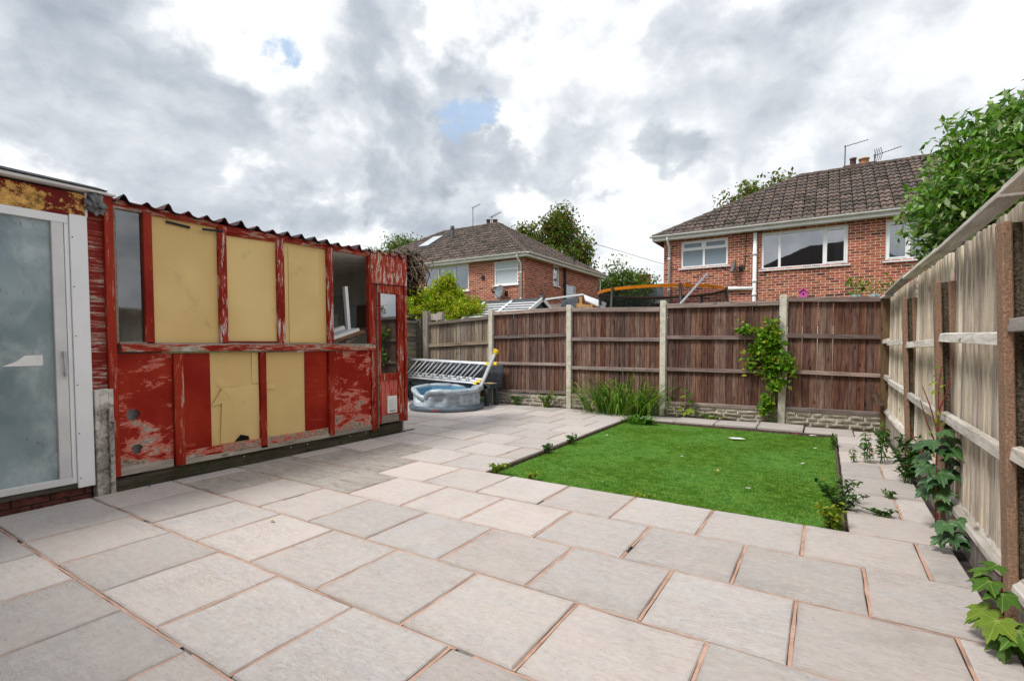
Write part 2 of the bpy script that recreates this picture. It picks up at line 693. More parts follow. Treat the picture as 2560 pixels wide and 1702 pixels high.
def wood(name, stops, axis='z', coarse=1.0, rough=.85, knots=True, moss=None, bump=.5):
    """weathered timber with the grain along one axis; stops is a ramp over the grain noise"""
    def fn(n):
        v, r = rcoord(n)
        s = {'x': (1.2, 16, 16), 'y': (16, 1.2, 16), 'z': (16, 16, 1.2)}[axis]
        s = tuple(q * coarse for q in s)
        wv = n.vmath('ADD', v, n.vmath('SCALE', n.noise(v, 3.0, 2, out='Color'), scale=.05))
        g = n.noise(n.mapv(wv, scale=s), 1.6, 8, .68, .35)
        f = n.noise(n.mapv(v, scale=tuple(q * 3.1 for q in s)), 2.0, 5, .7)
        g2 = n.math('ADD', n.math('MULTIPLY', g, .72), n.math('MULTIPLY', f, .28))
        col = n.ramp(g2, stops)
        col = n.hsv(col, n.mrange(r, 0, 1, .49, .51, False), n.mrange(n.math('FRACT', n.math('MULTIPLY', r, 5.3)), 0, 1, .75, 1.15, False), n.mrange(r, 0, 1, .62, 1.35, False))
        if knots:
            ks = {'x': (3.2, 9, 9), 'y': (9, 3.2, 9), 'z': (9, 9, 3.2)}[axis]
            kd = n.voro(n.mapv(v, scale=ks), 1.0)
            col = n.mix(n.mrange(kd, .17, .08, 0, .8), col, n.hsv(col, .5, 1.1, .33))
        st = n.noise(v, 2.4, 4, .6)
        col = n.mix(n.mrange(st, .52, .75, 0, .45), col, n.hsv(col, .5, .8, .5))
        if moss:
            col = n.mix(n.mrange(n.noise(v, 5, 5, .7), .5, .66, 0, .75), col, moss)
        return principled(n, col, rough, n.bump(g2, bump, .008), spec=.25)
    return material(name, fn)


BROWN = [(.32, (.045, .022, .016)), (.45, (.125, .064, .046)), (.55, (.20, .11, .08)), (.70, (.36, .235, .18))]
wood('fence_brown', BROWN, 'z')
wood('rail_brown', [(.28, (.09, .065, .06)), (.46, (.22, .16, .14)), (.6, (.35, .27, .245)), (.74, (.50, .42, .385))], 'x')
GREYW = [(.28, (.19, .15, .108)), (.42, (.48, .41, .32)), (.55, (.65, .575, .475)), (.72, (.83, .775, .70))]
wood('fence_grey', GREYW, 'z')
wood('rail_grey', [(.30, (.18, .155, .125)), (.45, (.44, .40, .35)), (.58, (.60, .56, .515)), (.72, (.76, .735, .70))], 'y')
OLD = [(.28, (.075, .05, .035)), (.44, (.20, .155, .115)), (.58, (.34, .275, .21)), (.74, (.45, .39, .31))]
wood('fence_old', OLD, 'z')
wood('rail_old', OLD, 'x')
wood('lap_wood', [(.28, (.05, .045, .035)), (.45, (.14, .125, .09)), (.6, (.24, .215, .16)), (.75, (.34, .31, .24))], 'y')
wood('post_timber', [(.28, (.12, .095, .075)), (.45, (.29, .245, .205)), (.6, (.40, .355, .31)), (.75, (.5, .46, .42))], 'z')
wood('post_brown', [(.28, (.05, .03, .018)), (.45, (.12, .08, .045)), (.6, (.20, .13, .08)), (.75, (.30, .21, .14))], 'z')
wood('sleeper', [(.28, (.022, .02, .014)), (.45, (.065, .055, .04)), (.6, (.12, .10, .075)), (.75, (.22, .18, .13))], 'y', moss=(.05, .07, .02))
wood('bare_wood', [(.28, (.13, .10, .08)), (.45, (.28, .23, .18)), (.6, (.40, .34, .28)), (.75, (.52, .46, .40))], 'y')
wood('orange_board', [(.3, (.36, .20, .075)), (.5, (.55, .33, .13)), (.7, (.66, .46, .24))], 'y', coarse=.5, knots=False)


def m_concrete_post(n):
    """speckled brown aggregate with duller brown blotches"""
    v = n.coord('Object')
    a = n.noise(v, 90, 4, .65)
    b = n.noise(v, 5, 5, .6)
    col = n.ramp(a, [(.3, (.14, .08, .05)), (.46, (.27, .165, .11)), (.58, (.34, .215, .15)), (.75, (.46, .33, .25))])
    col = n.mix(n.mrange(b, .45, .65, 0, .6), col, (.20, .155, .11))
    geo = n.node('ShaderNodeNewGeometry')
    return principled(n, col, .92, n.bump(a, .8, .006), spec=.2)


material('pebble_concrete', m_concrete_post)


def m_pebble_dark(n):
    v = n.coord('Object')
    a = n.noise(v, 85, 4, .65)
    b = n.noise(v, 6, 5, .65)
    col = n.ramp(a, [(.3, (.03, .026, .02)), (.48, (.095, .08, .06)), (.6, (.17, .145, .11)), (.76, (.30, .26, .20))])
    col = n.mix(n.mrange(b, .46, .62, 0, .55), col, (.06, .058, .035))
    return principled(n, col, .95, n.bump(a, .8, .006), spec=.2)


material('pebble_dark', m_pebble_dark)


def m_stone(n):
    v, r = rcoord(n)
    a = n.noise(v, 11, 7, .68, .4)
    b = n.noise(v, 46, 4, .6)
    col = n.ramp(a, [(.3, (.16, .135, .10)), (.48, (.36, .315, .25)), (.6, (.46, .41, .335)), (.75, (.56, .52, .44))])
    col = n.hsv(col, .5, .95, n.mrange(r, 0, 1, .8, 1.12, False))
    col = n.mix(n.mrange(n.noise(v, 4, 4), .56, .72, 0, .5), col, (.12, .12, .06))
    return principled(n, col, .9, n.bump(n.math('ADD', a, n.math('MULTIPLY', b, .3)), .7, .015), spec=.2)


material('stone', m_stone)


def peel(name, axis='z', lo=.52, hi=.60, paint=(.235, .011, .005), under=(.55, .13, .08), bare=(.34, .265, .20), scale=3.0, stretch=7.0,
         white=0.0, foot=None, under_w=.06, rough=.42, col2=(.36, .030, .012)):
    """flaking paint: red coat, pink undercoat round the flakes, bare grey timber in them.
    foot = (z, gain): wear grows below that height."""
    def fn(n):
        v, r = rcoord(n, 11.0)
        s = {'x': (1, stretch, stretch), 'y': (stretch, 1, stretch), 'z': (stretch, stretch, 1), 'n': (1, 1, 1)}[axis]
        a = n.noise(n.mapv(v, scale=s), scale, 9, .68, .5)
        b = n.noise(n.mapv(v, scale=tuple(q * 2 for q in s)), scale * 3.5, 6, .7)
        c = n.noise(v, 1.9, 4, .6)
        f = n.math('ADD', n.math('MULTIPLY', a, .62), n.math('ADD', n.math('MULTIPLY', b, .2), n.math('MULTIPLY', c, .18)))
        if foot:
            z = n.sep(n.coord('Object'))[2]
            f = n.math('ADD', f, n.mrange(z, foot[0], foot[0] - .75, 0, foot[1], True))
        pc = n.mix(n.mrange(c, .35, .65), paint, col2)
        pc = n.mix(n.mrange(b, .50, .72, 0, .6), pc, n.hsv(pc, .5, .85, .45))
        fine = n.noise(n.mapv(v, scale=s), scale * 14, 4, .7)
        pc = n.mix(n.mrange(fine, .58, .72, 0, .4), pc, n.hsv(pc, .5, .8, .4))
        bc = n.ramp(b, [(.36, tuple(x * .22 for x in bare)), (.5, bare), (.64, tuple(min(1, x * 1.5) for x in bare))])
        if white:
            bc = n.mix(n.mrange(n.noise(v, 6, 4), .5, .5 + .15, 0, white), bc, (.74, .71, .68))
        k = n.mix(n.mrange(f, lo, lo + under_w), pc, under)
        k = n.mix(n.mrange(f, hi, hi + .022), k, bc)
        rg = n.mrange(f, lo, hi, rough, .85)
        hh = n.math('MULTIPLY_ADD', n.mrange(f, lo + .01, hi), -1.0, n.math('MULTIPLY', b, .3))
        return principled(n, k, rg, n.bump(hh, .5, .006), spec=.35)
    return material(name, fn)


peel('red_frame', 'z', .535, .585, white=.3, scale=3.4)
peel('red_frame_h', 'y', .485, .53, white=.4, scale=3.6)
peel('red_mullion', 'z', .485, .525, white=.55, scale=4.0, bare=(.50, .44, .42))
peel('red_ply', 'y', .57, .66, scale=2.4, foot=(.62, .10), stretch=9, paint=(.27, .011, .005), col2=(.37, .026, .009), under=(.50, .085, .045))
peel('red_ply_worn', 'y', .525, .57, scale=3.6, stretch=2.4, foot=(.75, .085), white=.2, under=(.64, .17, .125), under_w=.025, paint=(.28, .012, .005), col2=(.38, .028, .010))
peel('red_sill', 'y', .47, .515, white=.45, scale=3.0)
peel('red_strip', 'y', .475, .535, scale=3.5, stretch=13, under=(.40, .09, .06), white=.75, bare=(.30, .22, .18), col2=(.20, .02, .015))
peel('red_header', 'z', .465, .52, scale=5.5, stretch=5, white=.8, bare=(.58, .50, .44), paint=(.36, .04, .025))
peel('red_door', 'z', .505, .555, scale=4.2, white=.6)
peel('pink_planks', 'z', .44, .60, scale=4.0, stretch=6, paint=(.36, .04, .03), under=(.60, .14, .11), white=.3)
peel('red_dark_board', 'y', .62, .72, scale=3, paint=(.20, .012, .014), col2=(.15, .012, .014), rough=.6)
peel('red_over_ply', 'n', .50, .515, scale=2.4, paint=(.21, .018, .014), col2=(.17, .016, .014), under=(.45, .23, .08), bare=(.58, .33, .10), rough=.6)
peel('white_over_concrete', 'n', .56, .585, scale=3.2, stretch=3, paint=(.66, .63, .58), col2=(.70, .68, .64), under=(.50, .42, .36), bare=(.36, .335, .30), foot=(1.35, .10))
peel('corrugated', 'n', .56, .66, scale=4, paint=(.034, .026, .03), col2=(.07, .022, .022), under=(.16, .05, .045), bare=(.20, .15, .14), rough=.6)


def m_card(n):
    v, r = rcoord(n)
    a = n.noise(v, 1.1, 3, .5)
    b = n.noise(n.mapv(v, scale=(1, 1, 6)), 40, 3, .6)
    col = n.mix(n.mrange(a, .35, .65), (.71, .50, .205), (.79, .575, .255))
    col = n.mix(n.mrange(b, .4, .7, 0, .12), col, (.70, .56, .32))
    st = n.noise(v, 3.1, 4, .6)
    col = n.mix(n.mrange(st, .60, .74, 0, .35), col, (.40, .285, .13))
    return principled(n, col, .5, n.bump(n.noise(v, 3.5, 3), .35, .03, n.bump(b, .1, .002)), spec=.3)


material('cardboard', m_card)


def m_doorglass(n):
    """dirty obscured glass: blue-grey film, dark smears, whitish bloom and cloud reflections put into the colour"""
    v = n.coord('Object')
    a = n.noise(v, 1.3, 4, .5, .3)
    b = n.noise(n.mapv(v, scale=(1, 1.5, 1.0), rot=(.5, 0, 0)), 2.6, 6, .6, .5)
    sp = n.noise(n.mapv(v, scale=(1, 1.6, .8)), 20, 6, .75)
    sel = n.noise(v, 3.1, 3, .5)
    col = n.ramp(a, [(.32, (.12, .19, .215)), (.5, (.21, .29, .31)), (.68, (.32, .405, .425))])
    col = n.mix(n.mrange(b, .40, .78, 0, .8), col, (.56, .62, .625))
    k = n.math('ADD', sp, n.math('MULTIPLY', n.math('SUBTRACT', sel, .5), .55))
    col = n.mix(n.mrange(k, .66, .70, 0, .72), col, (.055, .075, .08))
    fine = n.noise(v, 170, 2, .5)
    col = n.mix(n.mrange(fine, .4, .6, 0, .16), col, (.45, .51, .52))
    return principled(n, col, n.mrange(b, .4, .65, .10, .30), n.bump(fine, .05, .002), spec=.6, Coat_Weight=.7, Coat_Roughness=.06)


material('door_glass', m_doorglass)


def m_glass(n, tint=(.55, .62, .66), refl=.22):
    tr = n.node('ShaderNodeBsdfTransparent')
    n.put(tr.inputs[0], (*tint, 1))
    gl = n.node('ShaderNodeBsdfGlossy')
    gl.inputs['Roughness'].default_value = .015
    n.put(gl.inputs[0], (.95, .97, 1.0, 1))
    v = n.coord('Object')
    n.put(gl.inputs['Normal'], n.bump(n.noise(v, 1.6, 2), .05, .02))
    fr = n.node('ShaderNodeFresnel')
    fr.inputs[0].default_value = 1.5
    mx = n.node('ShaderNodeMixShader')
    n.put(mx.inputs[0], n.math('ADD', n.math('MULTIPLY', fr.outputs[0], .9), refl, clamp=True))
    n.l.new(tr.outputs[0], mx.inputs[1])
    n.l.new(gl.outputs[0], mx.inputs[2])
    return mx.outputs[0]


material('glass', m_glass)
material('glass_dim', lambda n: m_glass(n, (.30, .33, .36), .30))
material('glass_shed', lambda n: m_glass(n, (.65, .66, .66), .12))


def m_obscure(n):
    v = n.coord('Object')
    f = n.noise(v, 60, 3, .6)
    return principled(n, n.mix(f, (.42, .47, .50), (.58, .63, .66)), .22, n.bump(f, .25, .004), spec=.5)


material('obscure_glass', m_obscure)


def m_obscure_dim(n):
    v = n.coord('Object')
    f = n.noise(v, 70, 3, .6)
    return principled(n, n.mix(f, (.15, .20, .245), (.26, .315, .36)), .2, n.bump(f, .3, .004), spec=.5)


material('obscure_dim', m_obscure_dim)


def m_brick(n):
    v, r = rcoord(n)
    r2 = n.math('FRACT', n.math('MULTIPLY', r, 9.17))
    a = n.noise(v, 30, 5, .65)
    col = n.ramp(r, [(0, (.20, .042, .02)), (.2, (.40, .092, .038)), (.45, (.50, .135, .055)), (.62, (.33, .065, .032)), (.76, (.58, .18, .075)), (.87, (.10, .026, .02)), (1, (.45, .12, .05))])
    col = n.hsv(col, n.mrange(r2, 0, 1, .49, .51, False), .93, n.mrange(a, .3, .7, .72, 1.22))
    col = n.mix(n.mrange(n.noise(v, 9, 4), .56, .72, 0, .4), col, (.12, .045, .035))
    return principled(n, col, .88, n.bump(a, .5, .006), spec=.2)


material('brick', m_brick)
flat('brick_mortar', (.80, .66, .55), .95, .08, 5)


def m_tile(n):
    v, r = rcoord(n)
    r2 = n.math('FRACT', n.math('MULTIPLY', r, 4.7))
    a = n.noise(v, 14, 6, .68)
    b = n.noise(v, 40, 3, .6)
    w_ = n.coord('Object')
    col = n.ramp(a, [(.3, (.055, .042, .037)), (.46, (.125, .096, .084)), (.58, (.205, .163, .142)), (.74, (.31, .265, .235))])
    col = n.hsv(col, n.mrange(r2, 0, 1, .487, .512, False), n.mrange(r, 0, 1, .7, 1.15, False), n.mrange(r, 0, 1, .74, 1.22, False))
    mo = n.math('ADD', n.math('MULTIPLY', n.noise(v, 9, 5, .7), .7), n.math('MULTIPLY', r2, .14))
    col = n.mix(n.mrange(mo, .42, .52, 0, .8), col, (.035, .032, .02))
    col = n.mix(n.mrange(b, .66, .74, 0, .45), col, (.42, .40, .32))
    return principled(n, col, .92, n.bump(a, .5, .01), spec=.2)


material('roof_tile', m_tile)
flat('roof_base', (.03, .024, .022), .95, .2)
flat('ridge_tile', (.12, .095, .08), .9, .35, 12, bump=.5)


def m_net(n):
    v = n.coord('Object')
    tr = n.node('ShaderNodeBsdfTransparent')
    df = n.node('ShaderNodeBsdfDiffuse')
    n.put(df.inputs[0], (.016, .017, .02, 1))
    mx = n.node('ShaderNodeMixShader')
    mx.inputs[0].default_value = .5
    n.l.new(tr.outputs[0], mx.inputs[1])
    n.l.new(df.outputs[0], mx.inputs[2])
    return mx.outputs[0]


material('net', m_net)


def m_pool(n):
    v = n.coord('Object')
    a = n.noise(n.mapv(v, scale=(1, 1, 3)), 7, 5, .6)
    col = n.mix(n.mrange(a, .35, .65), (.29, .35, .40), (.48, .545, .60))
    return principled(n, col, .3, n.bump(a, .35, .03), spec=.5)


material('pool_vinyl', m_pool)
flat('pool_inside', (.10, .28, .42), .35, .12, 5, bump=.3, bscale=12)
flat('pool_base', (.13, .17, .21), .4, .15)
flat('pool_badge', (.55, .06, .04), .5, .1)


def m_conifer(n):
    return m_leaf(n, .6, .3)


material('leaf_lime', m_conifer)


# ================================================================== SETTING
S = .611
GRX0, GRX1, GRY0, GRY1 = -2.86, .135, 4.06, 8.27     # artificial lawn
XS = -5.22                                            # face of the shed and the sliding door
m = MB()
m.face([(-300, -300, -.09), (300, -300, -.09), (300, 300, -.09), (-300, 300, -.09)])
build('ground', m, 'ground', kind='structure')

m = MB()
for a, b in (((-8.6, -3.2), (-2.86, 9.1)), ((-2.86, -3.2), (1.5, 4.055)), ((.14, 4.055), (.76, 9.1)), ((-2.86, 8.27), (.14, 9.1))):
    m.face([(a[0], a[1], -.026), (b[0], a[1], -.026), (b[0], b[1], -.026), (a[0], b[1], -.026)])
patio = build('patio', m, 'soil_gap', kind='structure')


def slab_mesh(w_, h_, seed, th=.036):
    q = random.Random(seed)
    ring = []
    nx = ny = 3
    for i in range(nx):
        ring.append((-w_ / 2 + w_ * i / nx, -h_ / 2))
    for i in range(ny):
        ring.append((w_ / 2, -h_ / 2 + h_ * i / ny))
    for i in range(nx):
        ring.append((w_ / 2 - w_ * i / nx, h_ / 2))
    for i in range(ny):
        ring.append((-w_ / 2, h_ / 2 - h_ * i / ny))
    ring = [(x + q.uniform(-.003, .003), y + q.uniform(-.003, .003)) for x, y in ring]
    k = len(ring)
    vs = [(x, y, -th) for x, y in ring] + [(x, y, -.006 + q.uniform(-.002, .002)) for x, y in ring]
    vs += [(x * (1 - .012 / w_), y * (1 - .012 / h_), q.uniform(-.0012, .0012)) for x, y in ring]
    fs = []
    for L in range(2):
        for i in range(k):
            j = (i + 1) % k
            fs.append((L * k + i, L * k + j, (L + 1) * k + j, (L + 1) * k + i))
    fs.append(tuple(2 * k + i for i in range(k)))
    mm = MB()
    mm.raw(vs, fs)
    return mm.mesh('slab')


JG = .017
full = [slab_mesh(S - JG, S - JG, 100 + i) for i in range(8)]
for fm in full:
    fm.materials.append(MATS['slab'])
full_d = [fm.copy() for fm in full[:3]]
for fm in full_d:
    fm.materials.clear()
    fm.materials.append(MATS['slab_dirty'])
strips = MB()


def strip(p, q, w_, z=-.0045, off=0.0):
    """an irregular run of pointing between two points"""
    p, q = Vector(p), Vector(q)
    d = q - p
    L = d.length
    d.normalize()
    s = Vector((-d.y, d.x))
    k = max(2, int(L / .09))
    prev = None
    for i in range(k + 1):
        c = p + d * (L * i / k) + s * (off + rng.uniform(-.0012, .0012))
        ww = w_ / 2 * rng.uniform(.72, 1.12)
        zz = z + rng.uniform(-.002, .0012)
        cur = (Vector((*(c + s * ww), zz)), Vector((*(c - s * ww), zz)))
        if prev is not None and rng.random() > .02:
            strips.face([prev[1], cur[1], cur[0], prev[0]])
        prev = cur


def put_slab(x0, x1, y0, y1, dirty=False, z=0.0, tilt=.0035):
    w_, h_ = x1 - x0 - JG, y1 - y0 - JG
    if w_ < .05 or h_ < .05:
        return
    isfull = abs(w_ - (S - JG)) < .004 and abs(h_ - (S - JG)) < .004
    if isfull:
        me = rng.choice(full_d) if dirty else rng.choice(full)
    else:
        me = slab_mesh(w_, h_, rng.randint(0, 10 ** 6))
        me.materials.append(MATS['slab_dirty' if dirty else 'slab'])
    o = bpy.data.objects.new('slab', me)
    o.location = ((x0 + x1) / 2, (y0 + y1) / 2, z + rng.uniform(-.002, .002))
    o.rotation_euler = (rng.uniform(-1, 1) * tilt, rng.uniform(-1, 1) * tilt, (math.pi if isfull and rng.random() < .5 else 0) + rng.uniform(-.002, .002))
    link(o, patio)
    return o


def row_y(r):
    return 1.005 + S * r


DIRTY = {(3, -4.85), (3, -4.2), (2, -4.55), (4, -4.5), (4, -4.0), (5, -4.3), (3, -3.7)}
for r in range(-6, 13):
    y0, y1 = row_y(r), row_y(r + 1)
    left = -5.20 if r < 7 else -8.45
    right = .70 if r < 5 else GRX0 - .01
    js = [x for x in (.3055 * k - .1005 for k in range(-40, 6) if (k - r) % 2 == 0) if left + .04 < x < right - .04]
    xs = [left] + js + [right]
    for a, b in zip(xs[:-1], xs[1:]):
        c = (a + b) / 2
        dirty = any(rr == r and abs(c - cx) < .2 for rr, cx in DIRTY)
        o = put_slab(a, b, y0, min(y1, 8.93), dirty)
    for x in js:
        strip((x, y0 + .006), (x, min(y1, 8.93) - .006), .0170, off=rng.uniform(-.001, .001))
    strip((left, y0 - .0022), (right, y0 - .0022), .0130 if rng.random() < .6 else .0165)
# path on the right of the lawn
py = [4.06, 4.54, 5.15, 5.85, 6.43, 7.08, 7.70, 8.28]
for i, (a, b) in enumerate(zip(py[:-1], py[1:])):
    if i in (1, 3, 5):
        put_slab(.15, .50, a, b, tilt=.006)
        put_slab(.50, .71, a, b, tilt=.006)
        strip((.50, a + .01), (.50, b - .01), .017)
    else:
        put_slab(.15, .71, a, b, tilt=.006)
    strip((.15, a), (.71, a), .006)
# the slabs along the back fence, some of them rocked up
bx = [-2.70, -2.09, -1.47, -.86, -.25, .36, .72]
bz = [.006, .018, .026, .03, .012, .0]
for i, (a, b) in enumerate(zip(bx[:-1], bx[1:])):
    o = put_slab(a, b, 8.29, 8.80, z=bz[i])
    o.rotation_euler.x += [0, -.01, -.02, .025, .01, 0][i]
    o.rotation_euler.y += [0, .012, -.014, .012, -.006, 0][i]
build('mortar_joint', strips, 'mortar_joint', patio, kind='stuff')
# timber edge under the slabs round the lawn
m = MB()
m.box((GRX0 - .004, GRY0, -.075), (GRX0 + .012, 8.25, -.012))
m.box((GRX0, 8.255, -.075), (GRX1, 8.275, -.006))
m.box((GRX1 - .012, GRY0, -.075), (GRX1 + .004, 8.25, -.012))
build('edging', m, 'timber_edge', patio)
m = MB()
m.box((-8.4, 8.90, -.07), (.8, 9.02, -.004))
build('soil_bed', m, 'soil', kind='structure')

m = MB()
m.face([(GRX0, GRY0 - .02, -.05), (GRX1, GRY0 - .02, -.05), (GRX1, 8.26, -.05), (GRX0, 8.26, -.05)])
flat('turf_back', (.055, .14, .02), .9, .2)
build('lawn', m, 'turf_back', kind='structure')
NB = 340000
bxy = nrs.uniform(0, 1, (NB, 2)) * np.array([GRX1 - GRX0 - .03, GRY1 - GRY0 - .03]) + np.array([GRX0 + .018, GRY0 + .002])
ht = nrs.uniform(.008, .019, NB)
fl = (np.sin(bxy[:, 0] * 3.1 + np.cos(bxy[:, 1] * 2.3) * 1.7) + np.sin(bxy[:, 1] * 4.7 + bxy[:, 0] * 1.3)) * .9
an = nrs.uniform(0, 6.283, NB)
ln = ht * nrs.uniform(.5, 1.6, NB)
base = np.concatenate([bxy, np.full((NB, 1), -.05)], 1)
dv = np.stack([np.cos(an) * ln, np.sin(an) * ln, ht], 1)
sv = np.stack([-np.sin(an), np.cos(an), np.zeros(NB)], 1) * nrs.uniform(.0022, .004, NB)[:, None]
V = np.stack([base - sv, base + sv, base + dv], 1).reshape(-1, 3)
Fa = np.arange(NB * 3).reshape(-1, 3)
pal = np.array([(.115, .30, .026), (.155, .375, .036), (.21, .44, .056), (.085, .245, .022), (.28, .47, .10), (.34, .42, .11)])
tint = pal[nrs.choice(6, NB, p=[.28, .28, .18, .16, .07, .03])] * nrs.uniform(.8, 1.2, NB)[:, None]
new('artificial_grass', numpy_mesh('artificial_grass', V, Fa, tint), 'turf', label='bright green artificial grass square set into the paving', cat='grass', kind='stuff')


# ================================================================== FENCES
def tilted_bar(mb, a, b, th0, th1):
    """a, b: (x, z_low, z_high) at both ends, from y=th0 (front) to th1 (back)"""
    (xa, la, ha), (xb, lb, hb) = a, b
    mb.hexa([(xa, th0, la), (xb, th0, lb), (xb, th1, lb), (xa, th1, la), (xa, th0, ha), (xb, th0, hb), (xb, th1, hb), (xa, th1, ha)])


YB = 9.0
back = empty('back_fence', (-3.6, YB + .05, 0), 'tall brown featheredge board fence with concrete posts across the end of the garden', 'fence')
POSTS = [-6.19, -4.31, -2.46, -.58]
for x in POSTS:
    m = MB()
    h = 2.05
    lean = rng.uniform(-.004, .004)
    m.hexa([(x - .052, YB - .05, -.1), (x + .052, YB - .05, -.1), (x + .052, YB + .07, -.1), (x - .052, YB + .07, -.1),
            (x - .052 + lean, YB - .05, h), (x + .052 + lean, YB - .05, h), (x + .052 + lean, YB + .07, h - .03), (x - .052 + lean, YB + .07, h - .03)])
    build('post', m, 'concrete', back, bevel=.008)
# panels: x range, then (low, high) of capping and three rails at the left and right end
PAN = [((-6.13, -4.37), [(1.90, 1.975, 1.93, 2.01), (1.39, 1.455, 1.425, 1.485), (.83, .89, .84, .90), (.235, .30, .275, .335)]),
       ((-4.25, -2.52), [(1.91, 1.985, 1.85, 1.935), (1.34, 1.41, 1.32, 1.385), (.775, .84, .77, .835), (.235, .30, .215, .275)]),
       ((-2.40, -.64), [(1.905, 1.985, 1.885, 1.96), (1.36, 1.425, 1.34, 1.405), (.795, .86, .79, .85), (.20, .255, .205, .265)]),
       ((-.52, .80), [(1.935, 2.005, 1.875, 1.95), (1.37, 1.44, 1.335, 1.395), (.81, .87, .78, .835), (.22, .28, .225, .28)])]


def featherboard(w_, h_, mat):
    mm = MB()
    # thick on the right edge, thin where it slips under the next board
    mm.hexa([(-w_ / 2, 0.010, 0), (w_ / 2, 0.0, 0), (w_ / 2, .018, 0), (-w_ / 2, .018, 0), (-w_ / 2, 0.010, h_), (w_ / 2, 0.0, h_), (w_ / 2, .018, h_), (-w_ / 2, .018, h_)])
    me = mm.mesh('board')
    me.materials.append(MATS[mat])
    return me


def back_panel(fence, xr, rails, mat_b, mat_r, step=.098, top_drop=.03):
    x0, x1 = xr
    n = int(round((x1 - x0) / step))
    w_ = (x1 - x0) / n
    c = rails[0]
    for i in range(n):
        t = (i + .5) / n
        top = (c[0] * (1 - t) + c[2] * t) + top_drop
        lo = (rails[-1][1] * (1 - t) + rails[-1][3] * t) - .03
        me = featherboard(w_ * 1.0 + .004, top - lo, mat_b)
        o = bpy.data.objects.new('board', me)
        o.location = (x0 + (i + .5) * w_ + rng.uniform(-.003, .003), YB + .012 + rng.uniform(0, .005), lo)
        o.rotation_euler = (0, rng.uniform(-.006, .006), rng.uniform(-.05, .02))
        link(o, fence)
    for k, (la, ha, lb, hb) in enumerate(rails):
        m = MB()
        f = YB - .034 if k else YB - .045
        b = YB + .009 if k else YB + .05
        tilted_bar(m, (x0, la, ha), (x1, lb, hb), f, b)
        build('capping_rail' if k == 0 else 'rail', m, mat_r, fence, bevel=.004)


for xr, rails in PAN:
    back_panel(back, xr, rails, 'fence_brown', 'rail_brown')
    # gravel board cast to look like rough walling: a slab with raised stones
    x0, x1 = xr
    m = MB()
    m.box((x0, YB - .005, -.08), (x1, YB + .04, rails[-1][0] - .006))
    build('gravel_board', m, 'concrete', back)
    zt = rails[-1][0] - .012
    rows = [.0, zt * .33, zt * .66, zt]
    for ri in range(3):
        x = x0 + .006
        if ri > 0:
            x += 0
        while x < x1 - .05:
            L = rng.choice([.13, .17, .22, .27, .30]) * rng.uniform(.9, 1.1)
            xe = min(x + L, x1 - .006)
            if x1 - xe < .08:
                xe = x1 - .006
            a, b = rows[ri] + .005, rows[ri + 1] - .005
            pr = rng.uniform(.014, .034)
            cxm, czm = (x + xe) / 2 + rng.uniform(-.02, .02), (a + b) / 2 + rng.uniform(-.01, .015)
            m = MB()
            q = .009
            ring = [(x + rng.uniform(0, q), a + rng.uniform(0, q)), ((x + xe) / 2, a + rng.uniform(-.002, .004)), (xe - rng.uniform(0, q), a + rng.uniform(0, q)),
                    (xe - rng.uniform(0, q), b - rng.uniform(0, q)), ((x + xe) / 2 + .02, b + rng.uniform(-.004, .002)), (x + rng.uniform(0, q), b - rng.uniform(0, q))]
            k = 6
            vs = [(u, YB - .004, z) for u, z in ring] + [(cxm + (u - cxm) * .86, YB - .005 - pr * rng.uniform(.55, 1.0), czm + (z - czm) * .74) for u, z in ring] + [(cxm, YB - .006 - pr * 1.15, czm)]
            fs = [(i, (i + 1) % k, k + (i + 1) % k, k + i) for i in range(k)] + [(k + i, k + (i + 1) % k, 2 * k) for i in range(k)]
            m.raw(vs, fs)
            build('stone', m, 'stone', back)
            x = xe + .006

# the older, sagging panel left of it
side = empty('old_fence_panel', (-7.1, YB + .05, 0), 'low weathered grey-brown fence panel with a sagging top, behind the ladder', 'fence')
back_panel(side, (-7.99, -6.25), [(1.72, 1.79, 1.82, 1.895), (1.20, 1.275, 1.28, 1.35), (.62, .68, .68, .74), (.10, .16, .14, .20)], 'fence_old', 'rail_old', .105)
for nm_, a_, b_ in (('post', (-8.14, YB - .06, -.1), (-7.99, YB + .07, 2.06)), ('post', (-7.80, YB + .065, -.1), (-7.63, YB + .16, 2.03)), ('board', (-7.985, YB + .03, 1.84), (-7.62, YB + .06, 1.99))):
    boxp(nm_, a_, b_, 'post_timber', side, bevel=.006)
boxp('post', (-6.29, YB + .03, -.1), (-6.25, YB + .07, 1.95), 'post_timber', side)

# lap panel on the left boundary
XL = -8.36
lap = empty('lap_fence_panel', (XL, 7.8, 0), 'dark wavy-edged lap fence panel behind the red shed', 'fence')
for i in range(16):
    m = MB()
    z = .08 + i * .106
    k = 10
    pv = None
    for j in range(k + 1):
        y = 6.6 + (9.0 - 6.6) * j / k
        a = .012 * math.sin(j * 1.9 + i * 2.1) + rng.uniform(-.006, .006)
        cur = [(XL + .022, y, z + a), (XL + .006, y, z + .125), (XL - .01, y, z + .125), (XL - .002, y, z + a)]
        if pv:
            for q in range(4):
                q2 = (q + 1) % 4
                m.face([pv[q], cur[q], cur[q2], pv[q2]])
        pv = cur
    build('slat', m, 'lap_wood', lap)
for nm_, a_, b_ in (('batten', (XL + .022, 8.93, .0), (XL + .06, 8.978, 1.84)), ('batten', (XL + .022, 7.9, .0), (XL + .055, 7.95, 1.778)), ('top_rail', (XL + .015, 6.6, 1.78), (XL + .05, 8.928, 1.83)), ('post', (XL - .02, 8.98, -.05), (XL + .12, 9.06, 1.90))):
    boxp(nm_, a_, b_, 'lap_wood', lap)
